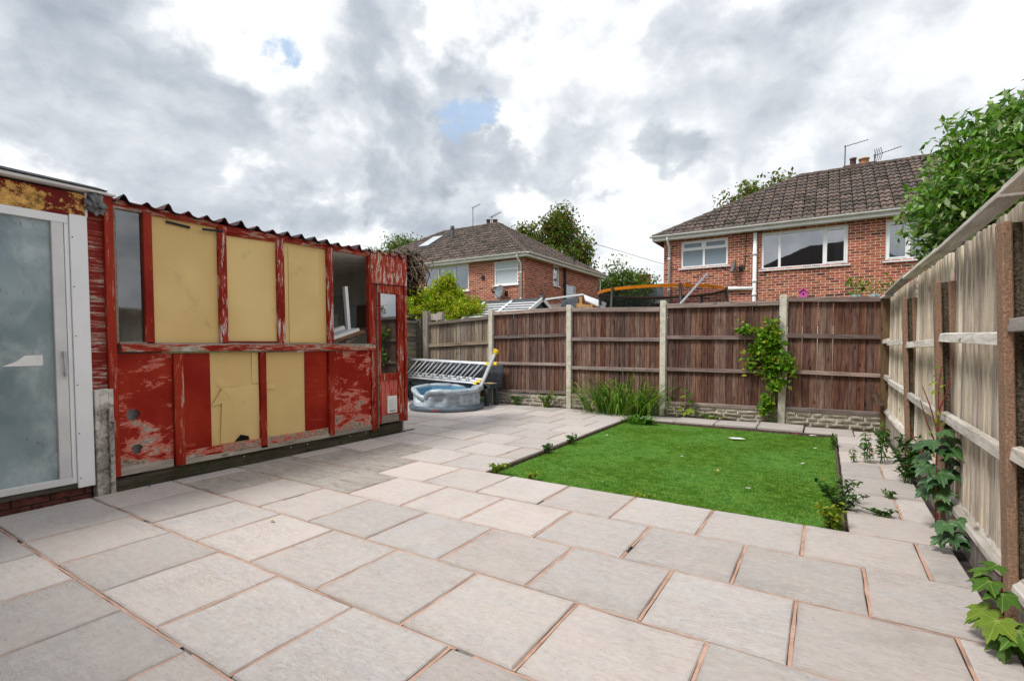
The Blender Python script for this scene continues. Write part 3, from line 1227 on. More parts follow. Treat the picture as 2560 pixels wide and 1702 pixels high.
# strip of corrugated roof beyond it
m = MB()
cor = []
for j in range(60):
    y = 6.2 + j * .05
    cor.append((y, .018 * (1 if j % 2 else -1)))
for (y0, a), (y1, b) in zip(cor[:-1], cor[1:]):
    m.face([(XL - .12, y0, 1.97 + a), (XL - .12, y1, 1.97 + b), (XL - 1.9, y1, 2.12 + b), (XL - 1.9, y0, 2.12 + a)])
rf = build('corrugated_roof', m, 'corrugated')
m = MB()
m.box((XL - 1.85, 6.2, -.09), (XL - .2, 9.14, 1.93))
w0 = build('wall', m, 'sleeper', rf)
tag(rf, 'dark corrugated roof edge of a low store behind the lap panel', 'store')

# ---- right-hand fence
RX0, RLEAN = .722, -.040
rfence = empty('side_fence', (.75, 5.6, 0), 'pale grey weathered board fence leaning inwards on pebbly concrete posts, right side', 'fence')


def rx(z, off=0.0):
    return RX0 + RLEAN * z + off


RPY = [1.25, 3.10, 4.70, 6.46, 8.28]
for i, y in enumerate(RPY):
    h = [1.84, 1.82, 1.72, 1.74, 1.80][i]
    if i == 4:
        continue
    m = MB()
    for a, b in ((0.0, .036), (.074, .12)):
        m.hexa([(rx(-.1, a), y - .055, -.1), (rx(-.1, b), y - .055, -.1), (rx(-.1, b), y + .055, -.1), (rx(-.1, a), y + .055, -.1),
                (rx(h, a), y - .055, h), (rx(h, b), y - .055, h), (rx(h, b), y + .055, h), (rx(h, a), y + .055, h)])
    o = build('post', m, 'pebble_concrete', rfence, bevel=.006)
    m = MB()
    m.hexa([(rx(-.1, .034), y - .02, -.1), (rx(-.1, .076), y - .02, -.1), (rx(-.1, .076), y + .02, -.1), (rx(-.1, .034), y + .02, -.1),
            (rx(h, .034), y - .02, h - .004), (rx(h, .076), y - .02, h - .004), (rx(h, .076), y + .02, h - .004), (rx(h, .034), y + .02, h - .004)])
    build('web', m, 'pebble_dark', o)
RPAN = [((1.31, 3.06), 1.97, [1.36, .80], .19), ((3.14, 4.66), 1.95, [1.31, .76], .185), ((4.74, 6.42), 1.95, [1.275, .745], .26), ((6.50, 8.24), 1.955, [1.29, .77], .30), ((8.24, 8.96), 1.93, [1.31, .80], .31)]
for (y0, y1), top, rails, gz in RPAN:
    n = int(round((y1 - y0) / .105))
    w_ = (y1 - y0) / n
    hh = top - gz - .03
    me = featherboard(w_ + .006, hh, 'fence_grey')
    for i in range(n):
        o = bpy.data.objects.new('board', me)
        o.location = (rx(gz, .052 + rng.uniform(-.003, .003)), y0 + (i + .5) * w_, gz + .03)
        o.rotation_euler = (0, math.atan(RLEAN) + rng.uniform(-.006, .006), -math.pi / 2 + rng.uniform(-.04, .03))
        o.scale.z = 1 + rng.uniform(-.008, .004)
        link(o, rfence)
    for zz in rails:
        m = MB()
        k = rng.uniform(-.012, .012)
        m.hexa([(rx(zz, .012), y0, zz - .03 + k), (rx(zz, .054), y0, zz - .03 + k), (rx(zz, .054), y1, zz - .03 - k), (rx(zz, .012), y1, zz - .03 - k),
                (rx(zz, .018), y0, zz + .028 + k), (rx(zz, .054), y0, zz + .034 + k), (rx(zz, .054), y1, zz + .034 - k), (rx(zz, .018), y1, zz + .028 - k)])
        build('rail', m, 'rail_grey', rfence, bevel=.003)
    m = MB()
    k = rng.uniform(-.012, .012)
    m.hexa([(rx(top, .0), y0 - .02, top - .02 + k), (rx(top, .10), y0 - .02, top - .02 + k), (rx(top, .10), y1 + .02, top - .02 - k), (rx(top, .0), y1 + .02, top - .02 - k),
            (rx(top, .01), y0 - .02, top + .018 + k), (rx(top, .09), y0 - .02, top + .026 + k), (rx(top, .09), y1 + .02, top + .026 - k), (rx(top, .01), y1 + .02, top + .018 - k)])
    build('capping_rail', m, 'rail_grey', rfence, bevel=.004)
    m = MB()
    m.hexa([(rx(0, .03), y0, -.1), (rx(0, .08), y0, -.1), (rx(0, .08), y1, -.1), (rx(0, .03), y1, -.1), (rx(gz, .03), y0, gz), (rx(gz, .08), y0, gz), (rx(gz, .08), y1, gz), (rx(gz, .03), y1, gz)])
    build('gravel_board', m, 'post_timber', rfence, bevel=.004)
    m = MB()
    m.hexa([(rx(gz, .008), y0, gz - .015), (rx(gz, .06), y0, gz - .005), (rx(gz, .06), y1, gz - .005), (rx(gz, .008), y1, gz - .015), (rx(gz, .012), y0, gz + .012), (rx(gz, .06), y0, gz + .05), (rx(gz, .06), y1, gz + .05), (rx(gz, .012), y1, gz + .012)])
    build('rail', m, 'rail_grey', rfence)
# the corner post and the loose wedge of board against it
m = MB()
m.hexa([(.69, 8.86, -.05), (.80, 8.86, -.05), (.80, 8.94, -.05), (.69, 8.94, -.05), (.66, 8.86, 1.93), (.77, 8.86, 1.93), (.77, 8.94, 1.93), (.66, 8.94, 1.93)])
build('post', m, 'post_brown', rfence, bevel=.004)
m = MB()
m.bar((.60, 8.78, .56), (.70, 8.74, .40), .09, .05)
build('loose_board', m, 'post_brown', None, label='short broken board end propped in the fence corner', cat='board')


# ================================================================== RED SHED
shed = empty('red_shed', (XS - 1, 3.6, 0), 'long derelict red timber shed with cardboard-filled window bays and a corrugated roof', 'shed')


def sb(name, y0, y1, z0, z1, d0, d1, mat, parent=shed, bevel=.004, z0b=None, z1b=None):
    """board on the shed face: from depth d0 to d1 in front of the face; z0b / z1b are its heights at the far end"""
    m = MB()
    a0, a1 = z0, z1
    b0, b1 = (z0 if z0b is None else z0b), (z1 if z1b is None else z1b)
    m.hexa([(XS + d0, y0, a0), (XS + d1, y0, a0), (XS + d1, y1, b0), (XS + d0, y1, b0), (XS + d0, y0, a1), (XS + d1, y0, a1), (XS + d1, y1, b1), (XS + d0, y1, b1)])
    return build(name, m, mat, parent, bevel=bevel)


# plinth sleeper with its coach bolts
m = MB()
pv = None
for j in range(19):
    y = 1.80 + (5.30 - 1.80) * j / 18
    zt = .135 + rng.uniform(-.006, .004) + (-.03 if j < 2 else 0)
    cur = [(XS - .03, y, -.02), (XS - .03 + rng.uniform(-.004, .004), y, zt), (XS - .16, y, zt), (XS - .16, y, -.02)]
    if pv:
        for q in range(4):
            q2 = (q + 1) % 4
            m.face([pv[q], pv[q2], cur[q2], cur[q]])
    pv = cur
m.face(pv)
build('plinth', m, 'sleeper', shed)
for y in (2.95, 3.50, 3.72, 4.35, 4.62):
    m = MB()
    m.tube([(XS - .032, y, .085), (XS - .018, y, .085)], [.011, .008], 8)
    build('bolt', m, 'metal_stud', shed)
sb('bottom_rail', 1.78, 2.26, .125, .20, -.03, .012, 'bare_wood')
sb('bottom_rail', 2.31, 4.0, .125, .175, -.03, .03, 'bare_wood')
sb('bottom_rail', 4.0, 4.70, .12, .18, -.03, .02, 'bare_wood')
# lower bays ---------------------------------------------------------------
# left panel with two pipe holes
m = MB()


def hole_panel(mb, y0, y1, z0, z1, holes, x, th=.012):
    zs = [z0] + [(holes[i][1] + holes[i + 1][1]) / 2 for i in range(len(holes) - 1)] + [z1]
    for i, (hy, hz, hr) in enumerate(holes):
        a, b = zs[i], zs[i + 1]
        k = 24
        sq, ci = [], []
        for j in range(k):
            t = 2 * math.pi * j / k
            c, s = math.cos(t), math.sin(t)
            rr = hr * (1 + .08 * math.sin(3 * t + i) + .05 * math.sin(7 * t))
            ci.append((hy + rr * c, hz + rr * s))
            # project outward to the rectangle
            ts = []
            if c > 1e-6:
                ts.append((y1 - hy) / c)
            if c < -1e-6:
                ts.append((y0 - hy) / c)
            if s > 1e-6:
                ts.append((b - hz) / s)
            if s < -1e-6:
                ts.append((a - hz) / s)
            tt = min(ts)
            sq.append((hy + tt * c, hz + tt * s))
        for j in range(k):
            j2 = (j + 1) % k
            p1, p2 = sq[j], sq[j2]
            mb.face([(x, *ci[j]), (x, *p1), (x, *p2), (x, *ci[j2])])
            mb.face([(x, *ci[j2]), (x - th, *ci[j2]), (x - th, *ci[j]), (x, *ci[j])])
            if abs(p1[0] - p2[0]) > 1e-4 and abs(p1[1] - p2[1]) > 1e-4:     # a corner lies between
                cy_ = y1 if max(p1[0], p2[0]) > hy + (y1 - hy) * .98 else y0
                cz_ = b if max(p1[1], p2[1]) > hz + (b - hz) * .98 else a
                mb.face([(x, *p1), (x, cy_, cz_), (x, *p2)])


hole_panel(m, 1.835, 2.265, .195, 1.20, [(1.97, .345, .042), (1.945, .655, .052)], XS)
build('panel', m, 'red_ply_worn', shed)
m = MB()
m.box((XS - .11, 1.84, .2), (XS - .10, 2.26, 1.19))
build('inner_panel', m, 'inner_wall', shed)
sb('stud', 2.27, 2.355, .13, 1.195, -.01, .035, 'red_frame')
sb('panel', 2.355, 2.615, .20, 1.195, -.012, .0, 'red_ply')
sb('bottom_rail', 2.355, 3.99, .175, .255, -.012, .022, 'red_ply_worn', z1b=.245)


def sheet(name, y0, y1, z0, z1, x, mat, wav=.008, nx=8, nz=8, seed=0, crease=()):
    """a slack sheet of card with creases"""
    q = random.Random(seed)
    ph = [q.uniform(0, 6) for _ in range(4)]
    m = MB()
    vs = []
    for j in range(nz + 1):
        for i in range(nx + 1):
            u, v_ = i / nx, j / nz
            d = wav * (math.sin(u * 4.1 + ph[0]) * math.sin(v_ * 3.3 + ph[1]) * .7 + math.sin(u * 9 + v_ * 7 + ph[2]) * .25)
            d *= math.sin(math.pi * u) ** .5 * math.sin(math.pi * v_) ** .5 if 0 < u < 1 and 0 < v_ < 1 else 0
            vs.append((x + d, y0 + (y1 - y0) * u, z0 + (z1 - z0) * v_))
    fs = [(j * (nx + 1) + i, j * (nx + 1) + i + 1, (j + 1) * (nx + 1) + i + 1, (j + 1) * (nx + 1) + i) for j in range(nz) for i in range(nx)]
    m.raw(vs, fs)
    o = build(name, m, mat, shed, smooth=True)
    return o


# lower cardboard: a backing sheet and the flaps folded over it
cd1 = sheet('cardboard_sheet', 2.615, 3.12, .25, 1.195, XS - .012, 'cardboard', .012, 12, 16, 3)
m = MB()
m.hexa([(XS - .004, 2.70, .26), (XS - .002, 3.115, .25), (XS - .010, 3.115, .25), (XS - .011, 2.70, .26), (XS + .004, 2.73, .83), (XS + .002, 3.115, .845), (XS - .006, 3.115, .845), (XS - .006, 2.73, .83)])
build('flap', m, 'cardboard', cd1)
m = MB()
m.hexa([(XS - .001, 3.045, .86), (XS - .001, 3.115, .86), (XS - .009, 3.115, .86), (XS - .009, 3.045, .86), (XS - .001, 3.045, 1.19), (XS - .001, 3.115, 1.19), (XS - .009, 3.115, 1.19), (XS - .009, 3.045, 1.19)])
build('flap', m, 'cardboard', cd1)
m = MB()
m.raw([(XS + .001, 2.635, .95), (XS + .006, 2.83, .70), (XS + .006, 2.72, .82), (XS + .002, 2.62, .66), (XS + .004, 2.83, .69)], [(0, 1, 2), (2, 4, 3)])
build('flap', m, 'cardboard', cd1)
m = MB()
m.raw([(XS + .001, 2.84, .262), (XS + .001, 3.00, .258), (XS + .012, 2.90, .33), (XS + .004, 2.99, .30)], [(0, 1, 3, 2)])
build('flap', m, 'dark_void', cd1)  # near-black face painted as a dark gap at the foot of the card
m = MB()
m.hexa([(XS - .01, 3.115, .15), (XS + .03, 3.115, .15), (XS + .03, 3.185, .15), (XS - .01, 3.185, .15), (XS - .01, 3.125, .7), (XS + .03, 3.125, .7), (XS + .03, 3.188, .7), (XS - .01, 3.188, .7)])
m.hexa([(XS - .01, 3.125, .7), (XS + .03, 3.125, .7), (XS + .03, 3.188, .7), (XS - .01, 3.188, .7), (XS - .01, 3.12, 1.195), (XS + .03, 3.12, 1.195), (XS + .03, 3.19, 1.195), (XS - .01, 3.19, 1.195)])
build('stud', m, 'red_frame', shed)
cd2 = sheet('cardboard_sheet', 3.187, 3.685, .245, 1.19, XS - .012, 'cardboard', .014, 12, 16, 5)
m = MB()
m.raw([(XS - .002, 3.19, .84), (XS - .002, 3.30, .845), (XS + .001, 3.32, .79), (XS - .001, 3.19, .78)], [(0, 3, 2, 1)])
build('flap', m, 'cardboard', cd2)
sb('panel', 3.685, 4.0, .20, 1.195, -.012, .0, 'red_ply')
sb('stud', 4.0, 4.075, .15, 1.195, -.01, .04, 'red_frame')
sb('panel', 4.075, 4.695, .175, 1.195, -.012, .008, 'red_ply_worn')
# posts and rails ----------------------------------------------------------
sb('corner_post', 1.765, 1.83, .13, 2.54, -.04, .045, 'red_frame')
sb('sill', 1.855, 4.73, 1.215, 1.285, -.03, .065, 'red_sill', z0b=1.20, z1b=1.27)
sb('sill_strip', 1.855, 4.72, 1.286, 1.30, -.03, .03, 'bare_wood', bevel=0, z0b=1.272, z1b=1.285)
sb('top_rail', 1.83, 2.72, 2.455, 2.535, -.03, .02, 'red_frame_h', z0b=2.455, z1b=2.505)
sb('top_rail', 2.72, 3.38, 2.42, 2.49, -.03, .024, 'red_frame_h', z0b=2.435, z1b=2.495)
sb('top_rail', 3.38, 4.69, 2.435, 2.50, -.03, .02, 'red_frame_h', z0b=2.45, z1b=2.525)
sb('bead', 2.79, 3.345, 2.395, 2.425, -.02, .01, 'red_frame_h', z0b=2.415, z1b=2.44)
for y0, y1, mt in ((2.055, 2.125, 'red_frame'), (2.71, 2.79, 'red_mullion'), (3.345, 3.43, 'red_mullion'), (4.005, 4.085, 'red_mullion'), (4.655, 4.695, 'red_frame')):
    sb('mullion', y0, y1, 1.285, 2.47, -.03, .03, mt)
sb('bead', 2.79, 3.345, 1.285, 1.312, -.02, .008, 'red_dark_board')
sb('bead', 1.83, 1.86, 1.285, 2.46, -.02, .01, 'bare_wood')
m = MB()
m.face([(XS - .012, 1.855, 1.295), (XS - .012, 2.06, 1.295), (XS - .012, 2.06, 2.46), (XS - .012, 1.855, 2.46)])
build('pane', m, 'glass_shed', shed)
sheet('cardboard_sheet', 2.12, 2.715, 1.29, 2.46, XS - .010, 'cardboard', .010, 10, 12, 11)
sheet('cardboard_sheet', 2.785, 3.35, 1.30, 2.43, XS - .010, 'cardboard', .010, 10, 12, 12)
c3 = sheet('cardboard_sheet', 3.425, 4.01, 1.285, 2.45, XS - .012, 'cardboard', .008, 10, 12, 13)
m = MB()
m.box((XS - .009, 3.50, 1.30), (XS - .004, 3.90, 2.40))
build('flap', m, 'cardboard', c3)
for (ya, za, yb, zb) in ((2.25, 2.42, 2.46, 2.405), (2.555, 2.405, 2.755, 2.42)):
    m = MB()
    m.bar((XS + .034 if yb > 2.7 else XS + .004, ya, za), (XS + .034 if yb > 2.7 else XS + .004, yb, zb), .003, .022)
    build('tape_strip', m, 'black_tape', shed)
# door bay ------------------------------------------------------------------
sb('door_post', 4.695, 4.745, .10, 2.10, -.03, .03, 'red_door')
sb('door_post', 4.755, 4.79, .11, 2.09, -.03, .018, 'red_frame')
sb('door_post', 4.80, 4.815, .12, 2.08, -.03, .03, 'bare_wood')
sb('corner_post', 5.315, 5.36, .16, 2.53, -.05, .04, 'red_door')
sb('header_panel', 4.69, 5.355, 2.105, 2.53, -.02, .048, 'red_header', z0b=2.12, z1b=2.545)
door = sb('door', 4.82, 5.31, 1.985, 2.095, -.025, .02, 'red_door', z1b=2.11)
sb('stile', 4.82, 4.875, .17, 1.985, -.025, .018, 'red_door', door)
sb('stile', 5.20, 5.31, .17, 1.985, -.025, .018, 'red_door', door)
sb('cross_rail', 4.875, 5.20, .775, .87, -.025, .017, 'red_door', door)
sb('kick_rail', 4.875, 5.20, .175, .285, -.025, .019, 'bare_wood', door)
m = MB()
m.face([(XS - .006, 4.87, .865), (XS - .006, 5.205, .865), (XS - .006, 5.205, 1.99), (XS - .006, 4.87, 1.99)])
build('pane', m, 'glass_dim', door)
for a, b in ((4.876, 4.955), (4.959, 5.04), (5.044, 5.12), (5.124, 5.199)):
    sb('plank', a, b, .285, .775, -.02, -.004, 'pink_planks', door, bevel=.002)
fl = sb('cat_flap', 4.985, 5.165, .305, .545, -.004, .02, 'plastic_white', door)
m = MB()
m.box((XS + .02, 5.012, .335), (XS + .023, 5.138, .515))
build('flap_door', m, 'upvc_grey', fl)
m = MB()
m.box((XS + .023, 5.02, .33), (XS + .026, 5.13, .34))
build('flap_seal', m, 'black_plastic', fl)
m = MB()
m.box((XS - .16, 4.70, .02), (XS - .02, 5.30, .12))
build('threshold', m, 'sleeper', shed)
m = MB()
m.box((XS - .03, 5.24, .0), (XS + .02, 5.52, .012))
build('metal_shoe', m, 'lead', shed)
# shell: back, ends, floor, ceiling ---------------------------------------
m = MB()
XB = -7.75
m.box((XB - .03, 1.70, 0), (XB, 5.38, 1.0))
m.box((XB - .03, 1.70, 2.2), (XB, 5.38, 2.42))
m.box((XB - .03, 1.70, 1.0), (XB, 3.25, 2.2))
bw_ = build('back_wall', m, 'inner_wall', shed)
m = MB()
m.face([(XB - .015, 3.25, 1.0), (XB - .015, 5.38, 1.0), (XB - .015, 5.38, 2.2), (XB - .015, 3.25, 2.2)])
build('pane', m, 'glass_shed', bw_)  # unseen rear glazing, added to let daylight into the shed
m = MB()
m.box((XB, 5.33, 0), (XS - .03, 5.36, 2.46))
build('end_wall', m, 'inner_wall', shed)
m = MB()
m.box((XB, 1.70, 0), (XS - .03, 1.73, 2.46))
build('end_wall', m, 'inner_wall', shed)
m = MB()
m.hexa([(XB, 1.73, 2.34), (XS - .03, 1.73, 2.45), (XS - .03, 5.33, 2.45), (XB, 5.33, 2.34), (XB, 1.73, 2.36), (XS - .03, 1.73, 2.47), (XS - .03, 5.33, 2.47), (XB, 5.33, 2.36)])
build('ceiling', m, 'inner_ceiling', shed)
m = MB()
m.box((XB, 1.73, .0), (XS - .04, 5.33, .06))
build('floor', m, 'bare_wood', shed)


def at_y(px, py, y):
    d = ray(px, py)
    return Vector((0, 0, CAM_H)) + d * (y / d.y)


p1, p2 = at_y(826, 735, 5.32), at_y(862, 735, 5.32)
m = MB()
m.box((p1.x - .25, 5.285, .06), (p2.x - .01, 5.329, 2.05))
idr = build('inner_door', m, 'inner_door', shed)
for a, b in ((1.15, 1.75), (.3, .95)):
    for c_, e in ((p2.x - .12, p2.x - .30), (p2.x - .36, p2.x - .56)):
        m = MB()
        m.box((e, 5.276, a), (c_, 5.285, b))
        build('door_panel', m, 'inner_ceiling', idr)
p3, p4, p5 = at_y(864, 763, 5.30), at_y(919, 760, 5.30), at_y(892, 823, 5.30)
m = MB()
m.box((p3.x, 5.29, p5.z), (p4.x + .2, 5.329, p3.z))
iw = build('inner_window', m, 'inner_glass', shed)
m = MB()
m.box((p5.x + .02, 5.282, p5.z + .02), (p4.x + .18, 5.29, p3.z - .02))
build('brown_board', m, 'inner_brown', iw)
# corrugated roof ----------------------------------------------------------
m = MB()
prof = []
y = 1.83
while y < 5.42:
    ph = (y - 1.90) / .172 * 2 * math.pi
    s = math.cos(ph)
    pk = random.Random(int(round((y - 1.90) / .172))).uniform(.45, 1.1)
    prof.append((y, -.022 + (.062 * pk * max(0.0, s) ** 1.6 if s > 0 else s * .008) + rng.uniform(-.002, .002)))
    y += .172 / 10
lap_at = {1.9: .0}
for (ya, a), (yb, b) in zip(prof[:-1], prof[1:]):
    fa, fb = XS + .07 + .012 * math.sin(ya * 3.7), XS + .07 + .012 * math.sin(yb * 3.7)
    za, zb = 2.535 - .012 * (1 - abs(ya - 3.4) / 1.8), 2.535 - .012 * (1 - abs(yb - 3.4) / 1.8)
    m.face([(fa, ya, za + a), (fb, yb, zb + b), (XB - .2, yb, 2.44 + b), (XB - .2, ya, 2.44 + a)])
    m.face([(fa, ya, za + a - .006), (XB - .2, ya, 2.434 + a), (XB - .2, yb, 2.434 + b), (fb, yb, zb + b - .006)])
    m.face([(fa, ya, za + a - .006), (fb, yb, zb + b - .006), (fb, yb, zb + b), (fa, ya, za + a)])
build('corrugated_roof', m, 'corrugated', shed)
# the weathered plywood strip between the shed and the sliding door
sb('end_strip', 1.655, 1.765, .88, 2.52, -.03, .0, 'red_strip', bevel=0)
# things stored inside, seen through the open bay
m = MB()
m.bar((XS - .20, 4.50, 1.44), (XS - .16, 4.42, 2.04), .05, .045, up=(0, 1, 0))
build('white_batten', m, 'upvc', None, label='white plastic batten standing upright inside the open shed window', cat='batten')
m = MB()
m.bar((XS - .12, 4.10, 1.31), (XS - .10, 4.62, 1.455), .16, .035)
build('brown_plank', m, 'plank_brown', None, label='brown plank lying on the sill inside the open shed window', cat='plank')
m = MB()
m.bar((XS - .13, 4.09, 1.345), (XS - .12, 4.53, 1.475), .20, .04)
m.bar((XS - .24, 4.10, 1.40), (XS - .22, 4.42, 1.50), .10, .05)
build('white_frame_length', m, 'upvc_grey', None, label='pale plastic frame length stacked on the brown plank in the shed', cat='frame')
m = MB()
m.bar((XS - .06, 4.33, 1.30), (XS - .16, 4.70, 1.40), .02, .03)
build('thin_lath', m, 'bare_wood', None, label='thin bare lath poking out under the brown plank', cat='lath')

# ================================================================== SLIDING-DOOR OUTBUILDING
outb = empty('outbuilding', (XS - 1, .2, 0), 'white-framed sliding glass door outbuilding at the left edge', 'outbuilding')


def ob(name, y0, y1, z0, z1, d0, d1, mat, parent=outb, bevel=.003):
    m = MB()
    m.box((XS + d0, y0, z0), (XS + d1, y1, z1))
    return build(name, m, mat, parent, bevel=bevel)


YL = -1.9
# brick plinth, one object for each brick
for c_ in range(2):
    z = -.04 + c_ * .072
    y = YL + (.11 if c_ else 0)
    while y < 1.62:
        e = min(y + .215, 1.64)
        m = MB()
        pr = rng.uniform(-.004, .004)
        m.box((XS - .10, y, z), (XS - .012 + pr, e, z + .062))
        build('brick', m, 'brick_dark' if 'brick_dark' in MATS else flat('brick_dark', (.13, .045, .035), .9, .3, 20).name, outb, bevel=.004)
        y = e + .011
m = MB()
m.box((XS - .11, YL, -.04), (XS - .02, 1.64, .10))
build('plinth_core', m, 'soil_gap', outb)
ob('cill_board', YL, 1.655, .098, .142, -.10, .02, 'sleeper')
dr = ob('sliding_door', YL, 1.505, .142, .195, -.06, .03, 'upvc_grey')
ob('top_track', YL, 1.53, 2.255, 2.32, -.06, .03, 'upvc', dr)
ob('stile', 1.425, 1.50, .195, 2.255, -.05, .028, 'upvc_grey', dr)
ob('stile', -.55, -.45, .195, 2.255, -.05, .028, 'upvc_grey', dr)
ob('jamb', 1.506, 1.535, .142, 2.32, -.06, .022, 'upvc', dr)
m = MB()
m.face([(XS - .004, -.46, .19), (XS - .004, 1.43, .19), (XS - .004, 1.43, 2.26), (XS - .004, -.46, 2.26)])
m.face([(XS - .02, YL, .19), (XS - .02, -.54, .19), (XS - .02, -.54, 2.26), (XS - .02, YL, 2.26)])
build('pane', m, 'door_glass', dr)
m = MB()
m.bar((XS + .058, 1.475, 1.215), (XS + .058, 1.482, 1.04), .022, .018, up=(1, 0, 0))
m.box((XS + .025, 1.465, 1.19), (XS + .066, 1.488, 1.225))
m.box((XS + .025, 1.470, 1.03), (XS + .066, 1.493, 1.065))
build('handle', m, 'alu', dr)
m = MB()
m.raw([(XS + .0, 1.12, 1.115), (XS + .0, 1.355, 1.115), (XS + .001, 1.355, 1.20), (XS + .001, 1.25, 1.195), (XS + .001, 1.20, 1.15)], [(0, 1, 2, 3, 4)])
build('torn_paper', m, 'paper', dr)
ob('white_board', 1.537, 1.652, .10, 2.335, -.05, .036, 'upvc')
for z in (.18, .55, .95, 1.35, 1.75, 2.15):
    m = MB()
    m.tube([(XS + .036, 1.553, z), (XS + .039, 1.553, z)], .005, 6)
    build('screw', m, 'black_plastic', outb)
ob('header_board', YL, 1.645, 2.322, 2.515, -.05, .02, 'red_over_ply')
ob('soffit_strip', 1.645, 1.66, 2.33, 2.53, -.03, .03, 'upvc', outb)
m = MB()
m.hexa([(XS - .05, YL, 2.54), (XS + .09, YL, 2.54), (XS + .09, 1.84, 2.535), (XS - .05, 1.84, 2.535), (XS - .05, YL, 2.585), (XS + .09, YL, 2.585), (XS + .09, 1.84, 2.555), (XS - .05, 1.84, 2.555)])
build('fascia', m, 'fascia', outb, bevel=.003)
m = MB()
m.hexa([(XB - .2, YL, 2.60), (XS + .11, YL, 2.592), (XS + .11, 1.78, 2.562), (XB - .2, 1.78, 2.57), (XB - .2, YL, 2.66), (XS + .10, YL, 2.632), (XS + .10, 1.70, 2.575), (XB - .2, 1.70, 2.60)])
build('roof', m, 'lead', outb)
m = MB()
m.box((XB, YL, 0), (XB + .05, 1.60, 2.5))
m.box((XB, YL - .05, 0), (XS - .06, YL, 2.5))
m.box((XB, 1.60, 0), (XS - .06, 1.65, 2.5))
build('walls', m, 'inner_wall', outb)
# stained old gate post standing in front of the joint
m = MB()
for a, b, d in ((1.66, 1.695, .05), (1.755, 1.79, .05)):
    m.box((XS - .06, a, -.05), (XS + d, b, .90))
m.box((XS - .06, 1.695, -.05), (XS + .012, 1.755, .905))
m.box((XS - .05, 1.695, .73), (XS + .05, 1.755, .905))
build('concrete_post', m, 'white_over_concrete', None, bevel=.004, label='stub of slotted concrete post with flaking white paint between door and shed', cat='post')
# crumpled bag stuffed under the roof corner
bm = bmesh.new()
bmesh.ops.create_icosphere(bm, subdivisions=4, radius=1)
for v in bm.verts:
    p = v.co.copy()
    k = 1 + .22 * math.sin(p.x * 5 + p.z * 7) + .16 * math.sin(p.y * 11 + p.z * 3) + .10 * math.sin(p.z * 17 + p.y * 5) + .06 * math.sin(p.x * 23)
    v.co = Vector((XS + .05 + p.x * .05 * k, 1.71 + p.y * .062 * k + (p.z * -.01), 2.445 + p.z * .075 * k))
me = bpy.data.meshes.new('plastic_bag')
bm.to_mesh(me)
bm.free()
me.polygons.foreach_set('use_smooth', [True] * len(me.polygons))
new('plastic_bag', me, 'bag', label='crumpled grey plastic bag stuffed under the roof corner', cat='bag')


# ================================================================== HOUSES
def wall_rects(u0, u1, z0, z1, openings):
    us = sorted({u0, u1, *[o[0] for o in openings], *[o[1] for o in openings]})
    zs = sorted({z0, z1, *[o[2] for o in openings], *[o[3] for o in openings]})
    for a, b in zip(us[:-1], us[1:]):
        for c, d in zip(zs[:-1], zs[1:]):
            mu, mz = (a + b) / 2, (c + d) / 2
            if not any(o[0] < mu < o[1] and o[2] < mz < o[3] for o in openings):
                yield a, b, c, d


BRICK_ME = None


